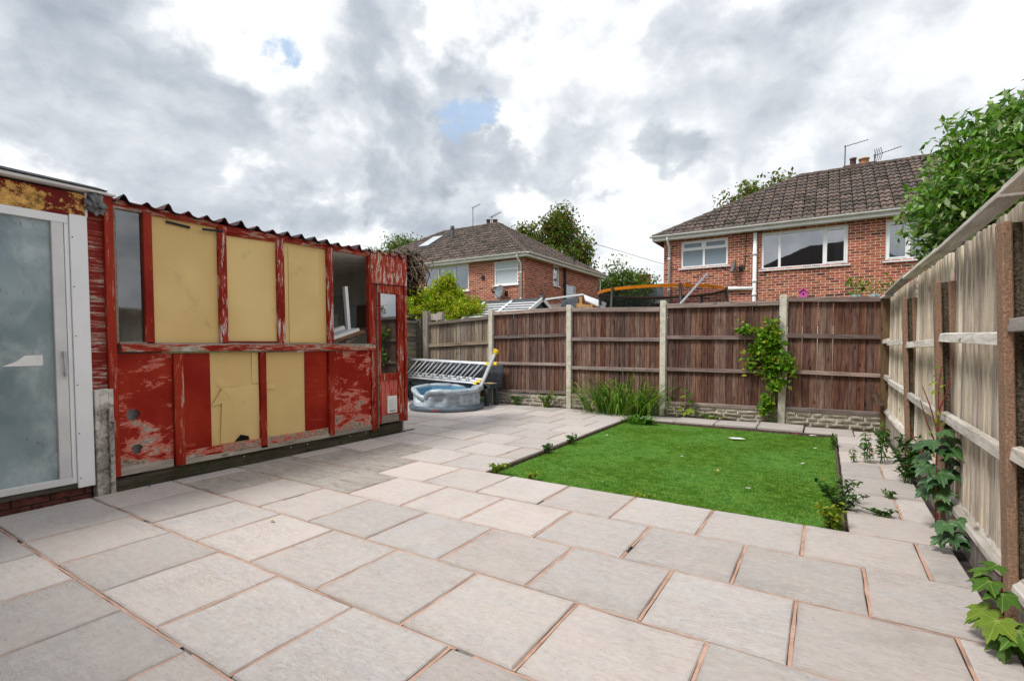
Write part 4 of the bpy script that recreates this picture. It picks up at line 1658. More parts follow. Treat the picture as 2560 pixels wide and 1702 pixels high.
def brick_wall(house, fmap, yawz, u0, u1, z0, z1, openings, zvis, single, seed):
    """mortar wall with proud bricks. fmap(u, d, z) -> world; bricks from zvis up; `single` of the full ones become objects"""
    q = random.Random(seed)
    m = MB()
    for a, b, c, d in wall_rects(u0, u1, z0, z1, openings):
        m.face([fmap(a, -.005, c), fmap(b, -.005, c), fmap(b, -.005, d), fmap(a, -.005, d)])
    for a, b, c, d in openings:                       # reveals
        for p, r in (((a, c), (a, d)), ((b, d), (b, c)), ((a, d), (b, d)), ((b, c), (a, c))):
            m.face([fmap(p[0], -.005, p[1]), fmap(r[0], -.005, r[1]), fmap(r[0], -.12, r[1]), fmap(p[0], -.12, p[1])])
    build('wall', m, 'brick_mortar', house)
    rects = []
    nrow = int((z1 - zvis) / .075)
    for i in range(nrow):
        za = z1 - (i + 1) * .075 + .008
        zb = za + .059
        u = u0 + .002 - (.1125 if i % 2 else 0)
        while u < u1:
            a, b = max(u + .008, u0), min(u + .217, u1)
            u += .225
            if b - a < .03:
                continue
            segs = [(a, b)]
            for o in openings:
                if zb > o[2] + .02 and za < o[3] - .02:
                    ns = []
                    for s in segs:
                        if s[1] <= o[0] or s[0] >= o[1]:
                            ns.append(s)
                        else:
                            if o[0] - s[0] > .03:
                                ns.append((s[0], o[0]))
                            if s[1] - o[1] > .03:
                                ns.append((o[1], s[1]))
                    segs = ns
            for s in segs:
                rects.append((s[0], s[1], za, zb))
    cpos = Vector((0, 0, CAM_H))
    fulls = [r for r in rects if abs(r[1] - r[0] - .209) < .002]
    fulls.sort(key=lambda r: (Vector(fmap((r[0] + r[1]) / 2, 0, (r[2] + r[3]) / 2)) - cpos).length if r[2] > 2.15 else 1e6)
    chosen = set(fulls[:single])
    global BRICK_ME
    if BRICK_ME is None:
        mm = MB()
        mm.box((-.1045, -.03, -.0295), (.1045, 0, .0295))
        BRICK_ME = mm.mesh('brick')
        BRICK_ME.materials.append(MATS['brick'])
    joined = MB()
    for r in rects:
        pr = q.uniform(-.002, .003)
        if r in chosen:
            o = bpy.data.objects.new('brick', BRICK_ME)
            # local -y is the face: place the mesh so that y=-0.03 looks outwards
            o.location = fmap((r[0] + r[1]) / 2, pr - .03, (r[2] + r[3]) / 2)
            o.rotation_euler = (0, 0, yawz)
            link(o, house)
        else:
            a, b, c, d = r
            t = q.random()
            F_ = [fmap(a, pr, c), fmap(b, pr, c), fmap(b, pr, d), fmap(a, pr, d)]
            B_ = [fmap(a, -.008, c), fmap(b, -.008, c), fmap(b, -.008, d), fmap(a, -.008, d)]
            joined.raw(F_ + B_, [(0, 1, 2, 3), (0, 4, 5, 1), (1, 5, 6, 2), (2, 6, 7, 3), (3, 7, 4, 0)], t + .001)
    build('brickwork', joined, 'brick', house, kind='stuff')


def tile_mesh(wt, gl):
    """double-roll interlocking tile: x across, y up the slope, z off the slope"""
    m = MB()
    k = 10
    lo, hi = [], []
    for i in range(k + 1):
        s = i / k
        h = .034 * (.5 - .5 * math.cos(4 * math.pi * s)) ** .8
        lo.append(((s - .5) * wt, 0, h + .036))
        hi.append(((s - .5) * wt, gl * 1.04, h + .004))
    vs = lo + hi + [(x, .012, z - .034) for x, y, z in lo]
    fs = [(i, i + 1, k + 1 + i + 1, k + 1 + i) for i in range(k)] + [(2 * k + 2 + i, 2 * k + 3 + i, i + 1, i) for i in range(k)]
    # dark interlock at the right-hand side
    b = len(vs)
    vs += [(wt * .5, 0, .026), (wt * .5, gl * 1.04, .004), (wt * .5, gl * 1.04, -.012), (wt * .5, 0, -.004)]
    fs.append((b, b + 1, b + 2, b + 3))
    m.raw(vs, fs)
    return m


TW, TG = .300, .335


def tiled_slope(house, frame, width, slope_len, clip, single, seed, vis):
    """frame: matrix of the slope (x along the eave, y up, z out). clip: list of (point, outward normal) world planes"""
    q = random.Random(seed)
    inv = frame.inverted()
    base = tile_mesh(TW - .020, TG)
    me = base.mesh('tile')
    me.materials.append(MATS['roof_tile'])
    n, rws = int(width / TW) + 1, int(slope_len / TG) + 1
    inside, edge = [], []
    for j in range(rws):
        for i in range(n):
            x, y = (i + .5) * TW, j * TG
            cs = [frame @ Vector((x + sx * TW / 2, y + sy * TG, 0)) for sx in (-1, 1) for sy in (0, 1)]
            st = [all((c - p).dot(nn) < 0 for p, nn in clip) for c in cs]
            if all(st):
                inside.append((x, y))
            elif any(st) or all((sum(cs, Vector()) / 4 - p).dot(nn) < .25 for p, nn in clip):
                edge.append((x, y))
    cp = Vector((0, 0, CAM_H))
    inside.sort(key=lambda t: (frame @ Vector((t[0], t[1], 0)) - cp).length if vis(frame @ Vector((t[0], t[1], 0))) else 1e6)
    eul = frame.to_3x3().to_euler()
    for (x, y) in inside[:single]:
        o = bpy.data.objects.new('tile', me)
        o.location = frame @ Vector((x + q.uniform(-.004, .004), y + q.uniform(-.006, .006), q.uniform(-.002, .004)))
        o.rotation_euler = eul
        link(o, house)
    J = MB()
    for (x, y) in inside[single:]:
        off = Vector((x + q.uniform(-.004, .004), y + q.uniform(-.006, .006), q.uniform(-.002, .004)))
        J.raw([frame @ (Vector(v) + off) for v in base.v], base.f, q.random() + .001)
    if J.v:
        build('tiling', J, 'roof_tile', house, kind='stuff')
    E = MB()
    for (x, y) in edge:
        E.raw([frame @ (Vector(v) + Vector((x, y, 0))) for v in base.v], base.f, q.random() + .001)
    me2 = E.mesh('cut_tiles')
    bm = bmesh.new()
    bm.from_mesh(me2)
    for p, nn in clip:
        bmesh.ops.bisect_plane(bm, geom=list(bm.verts) + list(bm.edges) + list(bm.faces), plane_co=p, plane_no=nn, clear_outer=True)
    bm.to_mesh(me2)
    bm.free()
    new('cut_tiles', me2, 'roof_tile', house, kind='stuff')
    # underlay
    m = MB()
    m.face([frame @ Vector(p) for p in ((0, 0, -.02), (width, 0, -.02), (width, slope_len, -.02), (0, slope_len, -.02))])
    me3 = m.mesh('roof_underlay')
    bm = bmesh.new()
    bm.from_mesh(me3)
    for p, nn in clip:
        bmesh.ops.bisect_plane(bm, geom=list(bm.verts) + list(bm.edges) + list(bm.faces), plane_co=p, plane_no=nn, clear_outer=True)
    bm.to_mesh(me3)
    bm.free()
    new('roof_underlay', me3, 'roof_base', house)


def ridge_run(house, p, q):
    p, q = Vector(p), Vector(q)
    L = (q - p).length
    k = max(1, int(L / .40))
    mm = MB()
    pts = []
    seg = 7
    Lk = L / k
    for s, rr in ((0, .125), (Lk + .02, .105)):
        for j in range(seg + 1):
            a = math.pi * j / seg
            pts.append((s, math.cos(a) * rr, math.sin(a) * rr * .75 - .03))
    fs = [(j, j + 1, seg + 2 + j, seg + 1 + j) for j in range(seg)]
    mm.raw(pts, fs + [tuple(reversed(range(seg + 1)))])
    me = mm.mesh('ridge_tile', smooth=False)
    me.materials.append(MATS['ridge_tile'])
    d = (q - p).normalized()
    side_ = Vector((0, 0, 1)).cross(d).normalized()
    up_ = d.cross(side_)
    rot = Matrix((d, side_, up_)).transposed().to_euler()
    for i in range(k):
        o = bpy.data.objects.new('ridge_tile', me)
        o.location = p + d * (Lk * i) + Vector((0, 0, .035 + rng.uniform(-.004, .004)))
        o.rotation_euler = rot
        link(o, house)


def window(house, fmap, u0, u1, z0, z1, mull, trans=None, fw=.055, glass='glass', sill=True, curtains=(), opener=(), depth=-.05, room=True):
    """mull: inner u positions of mullions; trans: dict light index -> z of a transom"""
    us = [u0] + list(mull) + [u1]
    m = MB()

    def fb(a, b, c, d, f=depth + .02, k=depth - .05):
        P_ = [fmap(a, k, c), fmap(b, k, c), fmap(b, f, c), fmap(a, f, c), fmap(a, k, d), fmap(b, k, d), fmap(b, f, d), fmap(a, f, d)]
        m.hexa(P_)
    fb(u0, u1, z1 - fw, z1)
    fb(u0, u1, z0, z0 + fw)
    fb(u0, u0 + fw, z0 + fw, z1 - fw)
    fb(u1 - fw, u1, z0 + fw, z1 - fw)
    for x in mull:
        fb(x - fw * .6, x + fw * .6, z0 + fw, z1 - fw)
    lights = []
    for i, (a, b) in enumerate(zip(us[:-1], us[1:])):
        la = a + (fw if i == 0 else fw * .6)
        lb = b - (fw if i == len(us) - 2 else fw * .6)
        if trans and i in trans:
            t = trans[i]
            fb(la, lb, t - fw * .45, t + fw * .45)
            lights.append((la, lb, z0 + fw, t - fw * .45, i, 0))
            lights.append((la, lb, t + fw * .45, z1 - fw, i, 1))
        else:
            lights.append((la, lb, z0 + fw, z1 - fw, i, 0))
        if i in opener:
            k = .035
            lz0 = z0 + fw if not (trans and i in trans) else trans[i] + fw * .45
            for aa, bb, cc, dd in ((la, lb, lz0, lz0 + k), (la, lb, z1 - fw - k, z1 - fw), (la, la + k, lz0 + k, z1 - fw - k), (lb - k, lb, lz0 + k, z1 - fw - k)):
                fb(aa, bb, cc, dd, depth + .032, depth - .02)
    wo_ = build('window', m, 'upvc', house)
    for (a, b, c, d, i, t) in lights:
        m2 = MB()
        m2.face([fmap(a, depth - .01, c), fmap(b, depth - .01, c), fmap(b, depth - .01, d), fmap(a, depth - .01, d)])
        build('pane', m2, glass, wo_)
    if sill:
        m2 = MB()
        a, b = u0 - .06, u1 + .06
        m2.hexa([fmap(a, -.1, z0 - .05), fmap(b, -.1, z0 - .05), fmap(b, .06, z0 - .05), fmap(a, .06, z0 - .05), fmap(a, -.1, z0 - .004), fmap(b, -.1, z0 - .004), fmap(b, .06, z0 - .018), fmap(a, .06, z0 - .018)])
        build('sill', m2, 'upvc', wo_)
    for (a, b) in curtains:
        m2 = MB()
        k = max(6, int((b - a) / .035))
        for i in range(k):
            x, y = a + (b - a) * i / k, a + (b - a) * (i + 1) / k
            d1, d2 = -.16 - .03 * (i % 2), -.16 - .03 * ((i + 1) % 2)
            m2.face([fmap(x, d1, z0), fmap(y, d2, z0), fmap(y, d2, z1), fmap(x, d1, z1)])
        build('curtain', m2, 'curtain', wo_)
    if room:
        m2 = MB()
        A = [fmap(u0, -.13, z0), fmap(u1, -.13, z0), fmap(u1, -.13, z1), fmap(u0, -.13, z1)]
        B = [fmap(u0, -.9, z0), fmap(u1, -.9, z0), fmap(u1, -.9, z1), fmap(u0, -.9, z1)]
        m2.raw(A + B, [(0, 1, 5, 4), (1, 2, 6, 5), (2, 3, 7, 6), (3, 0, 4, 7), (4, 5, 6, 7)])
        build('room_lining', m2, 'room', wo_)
    return wo_


YH = 16.6
EZ = 4.62           # eaves soffit
OV = .28            # overhang


def front(u, d, z):
    return (u, YH - d, z)


def hip_house(name, label, x0, x1, depth, ridge_z, openings_f, openings_r, single_b, single_t, seed, right_side, zvis=1.7):
    h = empty(name, ((x0 + x1) / 2, YH + depth / 2, 0), label, 'house')
    brick_wall(h, front, 0.0, x0, x1, -.05, EZ, openings_f, zvis, single_b, seed)
    if right_side:
        def rs(u, d, z):
            return (x1 + d, u, z)
        brick_wall(h, rs, math.pi / 2, YH + .003, YH + depth, -.05, EZ, openings_r, zvis, 0, seed + 1)
    m = MB()
    if not right_side:
        m.face([(x1, YH, -.05), (x1, YH + depth, -.05), (x1, YH + depth, EZ), (x1, YH, EZ)])
    m.face([(x0, YH, -.05), (x0, YH, EZ), (x0, YH + depth, EZ), (x0, YH + depth, -.05)])
    m.face([(x0, YH + depth, -.05), (x0, YH + depth, EZ), (x1, YH + depth, EZ), (x1, YH + depth, -.05)])
    build('wall', m, 'brick_far', h)
    # roof
    e0, e1, f0, f1 = x0 - OV, x1 + OV, YH - OV, YH + depth + OV
    half = (f1 - f0) / 2
    ez = EZ + .10
    rise = ridge_z - ez
    A, B = Vector((e0, f0, ez)), Vector((e1, f0, ez))
    Cc, Dd = Vector((e1, f1, ez)), Vector((e0, f1, ez))
    RL, RR = Vector((e0 + half, f0 + half, ridge_z)), Vector((e1 - half, f0 + half, ridge_z))
    sl = math.hypot(half, rise)
    up = Vector((0, half, rise)).normalized()
    nz = Vector((1, 0, 0)).cross(up)
    fr = Matrix.Translation(A + nz * .02) @ Matrix(((1, up.x, nz.x, 0), (0, up.y, nz.y, 0), (0, up.z, nz.z, 0), (0, 0, 0, 1)))
    top = (Vector((0, f0 + half, 0)), Vector((0, 1, 0)))
    lf = (A, Vector((-1, 1, 0)).normalized())
    rt = (B, Vector((1, 1, 0)).normalized())
    tiled_slope(h, fr, e1 - e0, sl, [lf, rt, top], single_t, seed + 5, lambda p: True)
    if right_side:
        up2 = Vector((-half, 0, rise)).normalized()
        nz2 = Vector((0, 1, 0)).cross(up2)
        fr2 = Matrix.Translation(B + nz2 * .02) @ Matrix(((0, up2.x, nz2.x, 0), (1, up2.y, nz2.y, 0), (0, up2.z, nz2.z, 0), (0, 0, 0, 1)))
        tiled_slope(h, fr2, f1 - f0, sl, [(B, Vector((-1, -1, 0)).normalized()), (Cc, Vector((-1, 1, 0)).normalized())], 0, seed + 6, lambda p: True)
    m = MB()
    if not right_side:
        m.face([B, Cc, RR])
    m.face([Cc, Dd, RL, RR])
    m.face([Dd, A, RL])
    build('far_slopes', m, 'roof_base', h)
    ridge_run(h, A, RL)
    ridge_run(h, B, RR)
    ridge_run(h, RL, RR)
    if right_side:
        ridge_run(h, Cc, RR)
    # soffit, fascia, gutter
    m = MB()
    m.face([(e0, f0, EZ), (e0, YH + .01, EZ), (e1, YH + .01, EZ), (e1, f0, EZ)])
    m.face([(x1 - .01, f0, EZ - .001), (x1 - .01, f1, EZ - .001), (e1, f1, EZ - .001), (e1, f0, EZ - .001)])
    m.box((e0, f0 - .02, EZ - .02), (e1, f0, EZ + .13))
    m.box((e1, f0 - .02, EZ - .02), (e1 + .02, f1, EZ + .13))
    m.box((e0 - .02, f0 - .02, EZ - .02), (e0, f1, EZ + .13))
    build('fascia', m, 'fascia', h)
    m = MB()

    def gut(p, q, out):
        p, q, out = Vector(p), Vector(q), Vector(out)
        k = 7
        prev = None
        for j in range(k + 1):
            a = math.pi * j / k
            off = out * (.06 - .055 * math.cos(a)) + Vector((0, 0, -.055 * math.sin(a)))
            if prev is not None:
                m.face([p + prev, q + prev, q + off, p + off])
            prev = off
    gut((e0 - .08, f0 - .02, EZ + .125), (e1 + .08, f0 - .02, EZ + .125), (0, -1, 0))
    gut((e1 + .02, f0 - .1, EZ + .125), (e1 + .02, f1, EZ + .125), (1, 0, 0))
    build('gutter', m, 'fascia', h)
    return h, (A, B, RL, RR, up, nz, sl)


flat('brick_far', (.30, .10, .06), .9, .2, 10)


def downpipe(h, x, mat='fascia', yy=YH, top=EZ + .1, bottom=0.0, swan=True):
    m = MB()
    if swan:
        m.tube([(x, yy - OV - .06, top), (x, yy - OV - .06, top - .12), (x, yy - .07, top - .34), (x, yy - .07, bottom)], .036, 8)
    else:
        m.tube([(x, yy - .07, top), (x, yy - .07, bottom)], .05, 10)
    for z in (1.5, 3.0, 4.0):
        m.tube([(x, yy - .07, z), (x, yy - .07, z + .05)], .045 if swan else .06, 8)
    return build('downpipe', m, mat, h, smooth=True)


# ---- right house
WR = [(-4.00, -2.60, 3.70, 4.55), (-1.67, .46, 3.47, 4.53), (1.29, 2.95, 3.47, 4.50), (3.6, 4.9, 3.5, 4.5)]
hr, RF = hip_house('semi_detached_house', 'red brick house with mossy brown tiled hipped roof, right of the trampoline', -4.55, 6.25, 7.3, 7.08, WR, [], 300, 300, 41, False)
window(hr, front, *WR[0], [-3.31], {0: 4.27, 1: 4.27}, glass='obscure_dim', opener=(0, 1), room=False)
window(hr, front, *WR[1], [-1.20, -.09], None, curtains=((-1.62, -1.40), (.16, .42)), opener=(2,), glass='glass_dim')
window(hr, front, *WR[2], [1.78, 2.4], None, curtains=((1.33, 2.9),), opener=(0,), glass='glass')
window(hr, front, *WR[3], [4.2], None, curtains=((3.65, 4.85),), glass='glass')
downpipe(hr, -4.36)
m = MB()
m.tube([(-1.84, YH - .08, 4.56), (-1.84, YH - .08, .0)], .055, 10)
m.tube([(-1.84, YH - .08, 2.93), (-2.72, YH - .08, 2.97)], .055, 10)
for z in (2.7, 3.1, 3.9):
    m.tube([(-1.84, YH - .08, z), (-1.84, YH - .08, z + .09)], .066, 10)
build('soil_pipe', m, 'fascia', hr, smooth=True)
m = MB()
m.tube([(-2.08, YH - .015, EZ), (-2.10, YH - .015, 3.9), (-2.13, YH - .015, 3.55), (-2.2, YH - .05, 3.5)], .012, 5)
build('aerial_cable', m, 'black_plastic', hr)


def chimney_pots(h, x, y, z, pots, base=True):
    m = MB()
    m.box((x - .45, y - .25, z - .5), (x + .45, y + .25, z))
    ch = build('chimney', m, 'chimney_dark', h, bevel=.01)
    for dx, rr, hh, mt in pots:
        m = MB()
        m.lathe([(rr, 0), (rr * .92, hh * .8), (rr * 1.12, hh * .82), (rr * 1.12, hh), (rr * .8, hh), (rr * .8, hh * .5)], (x + dx, y, z), 14)
        build('chimney_pot', m, mt, ch, smooth=True)


chimney_pots(hr, .82, YH + 3.7, 7.16, [(-.17, .09, .27, 'chimney_dark'), (.13, .14, .20, 'terracotta')])


def aerial(name, base, h, boom, n, label, el=.25, mesh_refl=False, tilt=.05):
    root = empty(name, base, label, 'aerial')
    bx_, by_, bz_ = base
    m = MB()
    m.tube([(bx_, by_, bz_ - .4), (bx_, by_, bz_ + h)], .016, 6)
    build('mast', m, 'antenna', root)
    a, b = Vector((bx_, by_, bz_ + h - .04)) + Vector(boom[0]), Vector((bx_, by_, bz_ + h - .04)) + Vector(boom[1])
    m = MB()
    m.tube([a, b], .011, 5)
    build('boom', m, 'antenna', root)
    d = (b - a).normalized()
    s = Vector((-d.y, d.x, 0)).normalized()
    m = MB()
    for i in range(n):
        c = a + (b - a) * (i + .5) / n
        m.tube([c - s * el * (1 - .4 * i / n) * .5, c + s * el * (1 - .4 * i / n) * .5], .006, 4)
    build('elements', m, 'antenna', root)
    if mesh_refl:
        m = MB()
        for k in range(4):
            c = a + (b - a) * (.04 + .075 * k)
            m.tube([c + Vector((0, 0, -.19)) + s * .02, c + Vector((.05, 0, 0)), c + Vector((0, 0, .19)) - s * .02], .012, 4)
        build('reflector', m, 'antenna', root)
    return root


aerial('tv_aerial', (.41, YH + 3, 6.75), .92, ((-.03, 0, 0), (.60, -.1, .06)), 9, 'tall thin aerial with a long arm, left of the chimney pots on the right house', .12)
aerial('tv_aerial', (1.19, YH + 3, 6.78), .46, ((-.04, 0, -.02), (.66, -.1, .11)), 10, 'lower aerial with a fan of dark reflector bars, right of the chimney pots', .14, True)


def dish(name, c, axis, label, rr=.25):
    root = empty(name, c, label, 'satellite dish')
    c = Vector(c)
    ax = Vector(axis).normalized()
    s = ax.orthogonal().normalized()
    t = ax.cross(s)
    m = MB()
    rings = []
    for i in range(5):
        q = i / 4
        rings.append([c + ax * (.07 * q * q - .0) + (s * math.cos(a) + t * math.sin(a)) * rr * q for a in [2 * math.pi * k / 20 for k in range(20)]])
    for i in range(4):
        for k in range(20):
            k2 = (k + 1) % 20
            m.face([rings[i][k], rings[i][k2], rings[i + 1][k2], rings[i + 1][k]])
            m.face([p - ax * .012 for p in (rings[i][k], rings[i + 1][k], rings[i + 1][k2], rings[i][k2])])
    build('reflector', m, 'dish', root, smooth=True)
    m = MB()
    lo = c + Vector((0, 0, -rr * .9))
    m.tube([lo + ax * .05, c + ax * .34 + Vector((0, 0, -.12))], .012, 5)
    build('arm', m, 'black_plastic', root)
    m = MB()
    e = c + ax * .34 + Vector((0, 0, -.10))
    m.tube([e - ax * .07, e + ax * .06], [.03, .045], 8)
    build('receiver', m, 'black_plastic', root)
    m = MB()
    m.tube([c - ax * .01, Vector((c.x + .10, YH - .10, c.z - .03)), Vector((c.x + .13, YH - .005, c.z - .03))], .02, 6)
    m.box((c.x + .07, YH - .03, c.z - .12), (c.x + .19, YH - .003, c.z + .06))
    build('bracket', m, 'black_plastic', root)
    return root


dish('satellite_dish', (-2.35, YH - .22, 3.58), (-.93, -.32, .25), 'grey dish seen edge-on beside the soil pipe of the right house', .20)

# ---- left house
WL = [(-15.0, -12.56, 3.50, 4.58), (-11.28, -10.17, 3.61, 4.56), (-19.0, -17.4, 3.5, 4.5)]
WS = [(18.99, 19.55, 3.77, 4.60), (20.21, 21.27, 2.9, 3.96)]
hl, LF = hip_house('semi_detached_house', 'red brick house with brown hipped roof and skylight, behind the lime bush', -20.6, -9.87, 7.35, 7.08, WL, WS, 300, 300, 61, True)
window(hl, front, *WL[0], [-14.2, -13.3], {1: 4.15}, curtains=((-14.95, -12.62),), glass='glass')
window(hl, front, *WL[1], [], {0: 4.22}, glass='obscure_glass', room=False)
window(hl, front, *WL[2], [-18.2], None, curtains=((-18.95, -17.45),), glass='glass')


def lside(u, d, z):
    return (-9.87 + d, u, z)


window(hl, lside, *WS[0], [], {0: 4.26}, glass='glass_dim')
window(hl, lside, *WS[1], [], {0: 3.58}, glass='glass_dim')
downpipe(hl, -10.0)
m = MB()
m.tube([(-9.80, 24.02, 4.70), (-9.80, 24.02, 0)], .038, 8)
build('downpipe', m, 'fascia', hl)
m = MB()
m.tube([(-9.79, 19.98, 4.60), (-9.79, 19.98, 0)], .055, 10)
m.tube([(-9.35, 19.98, 4.85), (-9.35, 19.98, 5.14)], .05, 10)
for z in (3.2, 3.9):
    m.tube([(-9.79, 19.98, z), (-9.79, 19.98, z + .09)], .068, 10)
build('soil_pipe', m, 'black_plastic', hl)
m = MB()
m.tube([(-11.82, YH + .01, 3.96), (-11.82, YH - .02, 3.96)], .10, 14)
build('vent', m, 'black_plastic', hl)
# skylight and flue on the front slope
A, B, RL, RR, up, nz, sl = LF


def on_slope(x, t, o=0.0):
    return A + Vector((x - A.x, 0, 0)) + up * t + nz * o


m = MB()
ps = [on_slope(-16.95, 2.3, .10), on_slope(-16.25, 2.3, .10), on_slope(-16.25, 3.75, .10), on_slope(-16.95, 3.75, .10)]
m.hexa([p - nz * .09 for p in ps] + ps)
sk = build('skylight', m, 'lead', hl)
m = MB()
c = sum(ps, Vector()) / 4
m.face([c + (p - c) * .9 + nz * .004 for p in ps])
build('pane', m, 'obscure_glass', sk)
m = MB()
p = on_slope(-15.25, 3.0, 0)
m.tube([p, p + Vector((0, 0, .52)), p + Vector((0, 0, .53)), p + Vector((0, 0, .66))], [.09, .08, .11, .09], 12)
build('flue', m, 'lead', hl)
chimney_pots(hl, -13.9, YH + 3.8, 7.14, [(-.3, .1, .26, 'chimney_dark'), (.1, .12, .2, 'chimney_dark')])
aerial('tv_aerial', (-14.55, YH + 3, 6.9), .95, ((-.05, 0, .02), (.55, -.15, .10)), 8, 'small high aerial on a tall mast on the left house', .16)
aerial('tv_aerial', (-13.45, YH + 3, 6.95), .34, ((-.1, 0, -.02), (.66, -.2, .10)), 9, 'low aerial on the left house roof ridge, nearest the tree', .3)
dish('satellite_dish', (-10.83, YH - .26, 3.30), (-.35, -.9, .28), 'grey dish facing out under the small window of the left house', .28)

# ---- the house behind the camera, seen mirrored in the windows opposite
oh = empty('home_house', (0, -6.4, 0), 'brick house with hipped roof behind the camera, seen only mirrored in windows', 'house')
m = MB()
m.box((-6.3, -10.2, -.05), (5.2, -2.75, 5.0))
build('wall', m, 'brick_far', oh)
m = MB()
m.raw([(-6.7, -2.4, 5.0), (5.6, -2.4, 5.0), (5.6, -10.5, 5.0), (-6.7, -10.5, 5.0), (-1.0, -6.4, 7.95), (1.6, -6.4, 7.95)], [(1, 0, 4, 5), (2, 1, 5), (3, 2, 5, 4), (0, 3, 4), (0, 1, 2, 3)])
build('roof', m, 'roof_base', oh)
m = MB()
m.box((-6.72, -2.42, 4.9), (5.62, -2.36, 5.08))
build('fascia', m, 'fascia', oh)
for a, b, c, d in ((-4.8, -2.6, 3.4, 4.6), (-1.2, 1.2, 3.4, 4.6), (-4.8, -2.4, .9, 2.1), (-.9, .9, .1, 2.1)):
    m = MB()
    m.box((a, -2.76, c), (b, -2.71, d))
    w1 = build('window', m, 'upvc', oh)
    m = MB()
    m.box((a + .07, -2.71, c + .07), (b - .07, -2.705, d - .07))
    build('pane', m, 'slate_panel', w1)

# ---- far bungalow in the gap
fb_ = empty('far_bungalow', (-11, 36, 0), 'low dark-roofed house far off in the gap between the brick houses', 'house')
m = MB()
m.box((-17, 34.2, -.05), (-3, 40, 4.0))
build('wall', m, 'brick_far', fb_)
m = MB()
m.raw([(-17.4, 33.7, 4.2), (-2.6, 33.7, 4.2), (-2.6, 40.5, 4.2), (-17.4, 40.5, 4.2), (-15.5, 37.1, 5.7), (-4.5, 37.1, 5.7)], [(0, 1, 5, 4), (1, 2, 5), (2, 3, 4, 5), (3, 0, 4)])
build('roof', m, 'slate_panel', fb_)
m = MB()
m.box((-17.4, 33.66, 3.98), (-2.6, 33.72, 4.22))
build('fascia', m, 'fascia', fb_)
m = MB()
m.box((-12.0, 36.4, 5.0), (-11.1, 37.0, 6.3))
m.box((-12.06, 36.34, 6.3), (-11.04, 37.06, 6.38))
build('chimney', m, 'brick_far', fb_)
for x in (-13.5, -9.6):
    boxp('window', (x, 34.17, 2.0), (x + 2.6, 34.21, 3.9), 'slate_panel', fb_)
m = MB()
m.tube([(-9.9, 20, 6.1), (-8, 30, 5.9), (-4.5, 34, 6.05)], .012, 4)
build('overhead_cable', m, 'black_plastic', label='thin overhead cable crossing the gap between the houses', cat='cable')


# ================================================================== THINGS IN THE GARDEN
# ---- grey sofa frame
sofa = empty('garden_sofa', (-6.9, 8.55, 0), 'dark grey garden sofa frame against the old fence, under the ladder', 'sofa')
SX0, SX1, SY0, SY1 = -8.05, -5.80, 8.36, 8.86
for x, y in ((-5.90, 8.40), (-5.85, 8.66), (SX0 + .05, 8.40), (SX0 + .05, 8.8), (-6.95, 8.42)):
    m = MB()
    m.hexa([(x - .045, y - .04, 0), (x + .045, y - .04, 0), (x + .045, y + .04, 0), (x - .045, y + .04, 0), (x - .045, y - .04, .42), (x + .045, y - .04, .42), (x + .045, y + .04, .42), (x - .045, y + .04, .42)])
    build('leg', m, 'grey_sofa', sofa, bevel=.006)
m = MB()
m.box((SX0, SY0, .36), (SX1 + .0, SY0 + .04, .45))
m.box((SX0, SY1 - .04, .36), (SX1, SY1, .45))
m.box((SX1 - .05, SY0 + .041, .36), (SX1 - .001, SY1 - .041, .45))
build('seat_frame', m, 'grey_sofa', sofa, bevel=.004)
for i in range(6):
    m = MB()
    y = SY0 + .05 + i * .068
    m.box((SX0 + .02, y, .44), (SX1 - .052, y + .052, .458))
    build('slat', m, 'grey_sofa', sofa)
m = MB()
m.hexa([(SX0, 8.80, .40), (SX1, 8.80, .40), (SX1, 8.85, .40), (SX0, 8.85, .40), (SX0, 8.86, .84), (SX1, 8.86, .84), (SX1, 8.90, .84), (SX0, 8.90, .84)])
build('backrest', m, 'grey_sofa', sofa, bevel=.006)
m = MB()
m.box((-6.02, 8.42, .459), (-5.80, 8.62, .468))
build('rotten_board', m, 'orange_board', None, label='scrap of orange-brown board on the sofa seat corner', cat='board')

# ---- three-section aluminium ladder lying on the sofa
lad = empty('extension_ladder', (-7.0, 8.5, .5), 'silver three-section ladder with yellow end caps lying on the sofa', 'ladder')
for k in range(3):
    dy = .075 * k
    dxk = .05 * k
    # lower rail leans on the seat front, upper rail against the backrest
    la, lb = Vector((-8.30 + dxk, 8.32 + dy, .60 - .045 * (2 - k) + .03)), Vector((-6.15 + dxk, 8.32 + dy, .50 - .035 * (2 - k) + .04))
    ua, ub = Vector((-8.15 + dxk, 8.52 + dy, .925)), Vector((-5.98 + dxk + .0, 8.52 + dy, .865))
    for (p, q), nm in (((la, lb), 'rail'), ((ua, ub), 'rail')):
        m = MB()
        m.bar(p, q, .026, .038, up=(0, .45, .9))
        o = build(nm, m, 'alu', lad)
        m = MB()
        m.bar(q - (q - p).normalized() * .02, q + (q - p).normalized() * .05, .036, .072, up=(0, .45, .9))
        build('end_cap', m, 'yellow_cap', o)
    for i in range(8 if k < 2 else 0):
        t = .07 + i * .115 + .02 * k
        m = MB()
        m.tube([la + (lb - la) * t, ua + (ub - ua) * (t + .05)], .013, 8)
        build('rung', m, 'steel_white', lad, smooth=True)
m = MB()
st0, st1 = Vector((-5.70, 8.42, 1.10)), Vector((-6.04, 8.30, .30))
m.bar(st0, st1, .045, .065, up=(1, 0, 0))
sbar = build('stabiliser_bar', m, 'steel_white', lad, bevel=.004)
dd_ = (st0 - st1).normalized()
m = MB()
m.bar(st0 - dd_ * .02, st0 + dd_ * .075, .075, .10, up=(1, 0, 0))
build('end_cap', m, 'yellow_cap', sbar, bevel=.012)
m = MB()
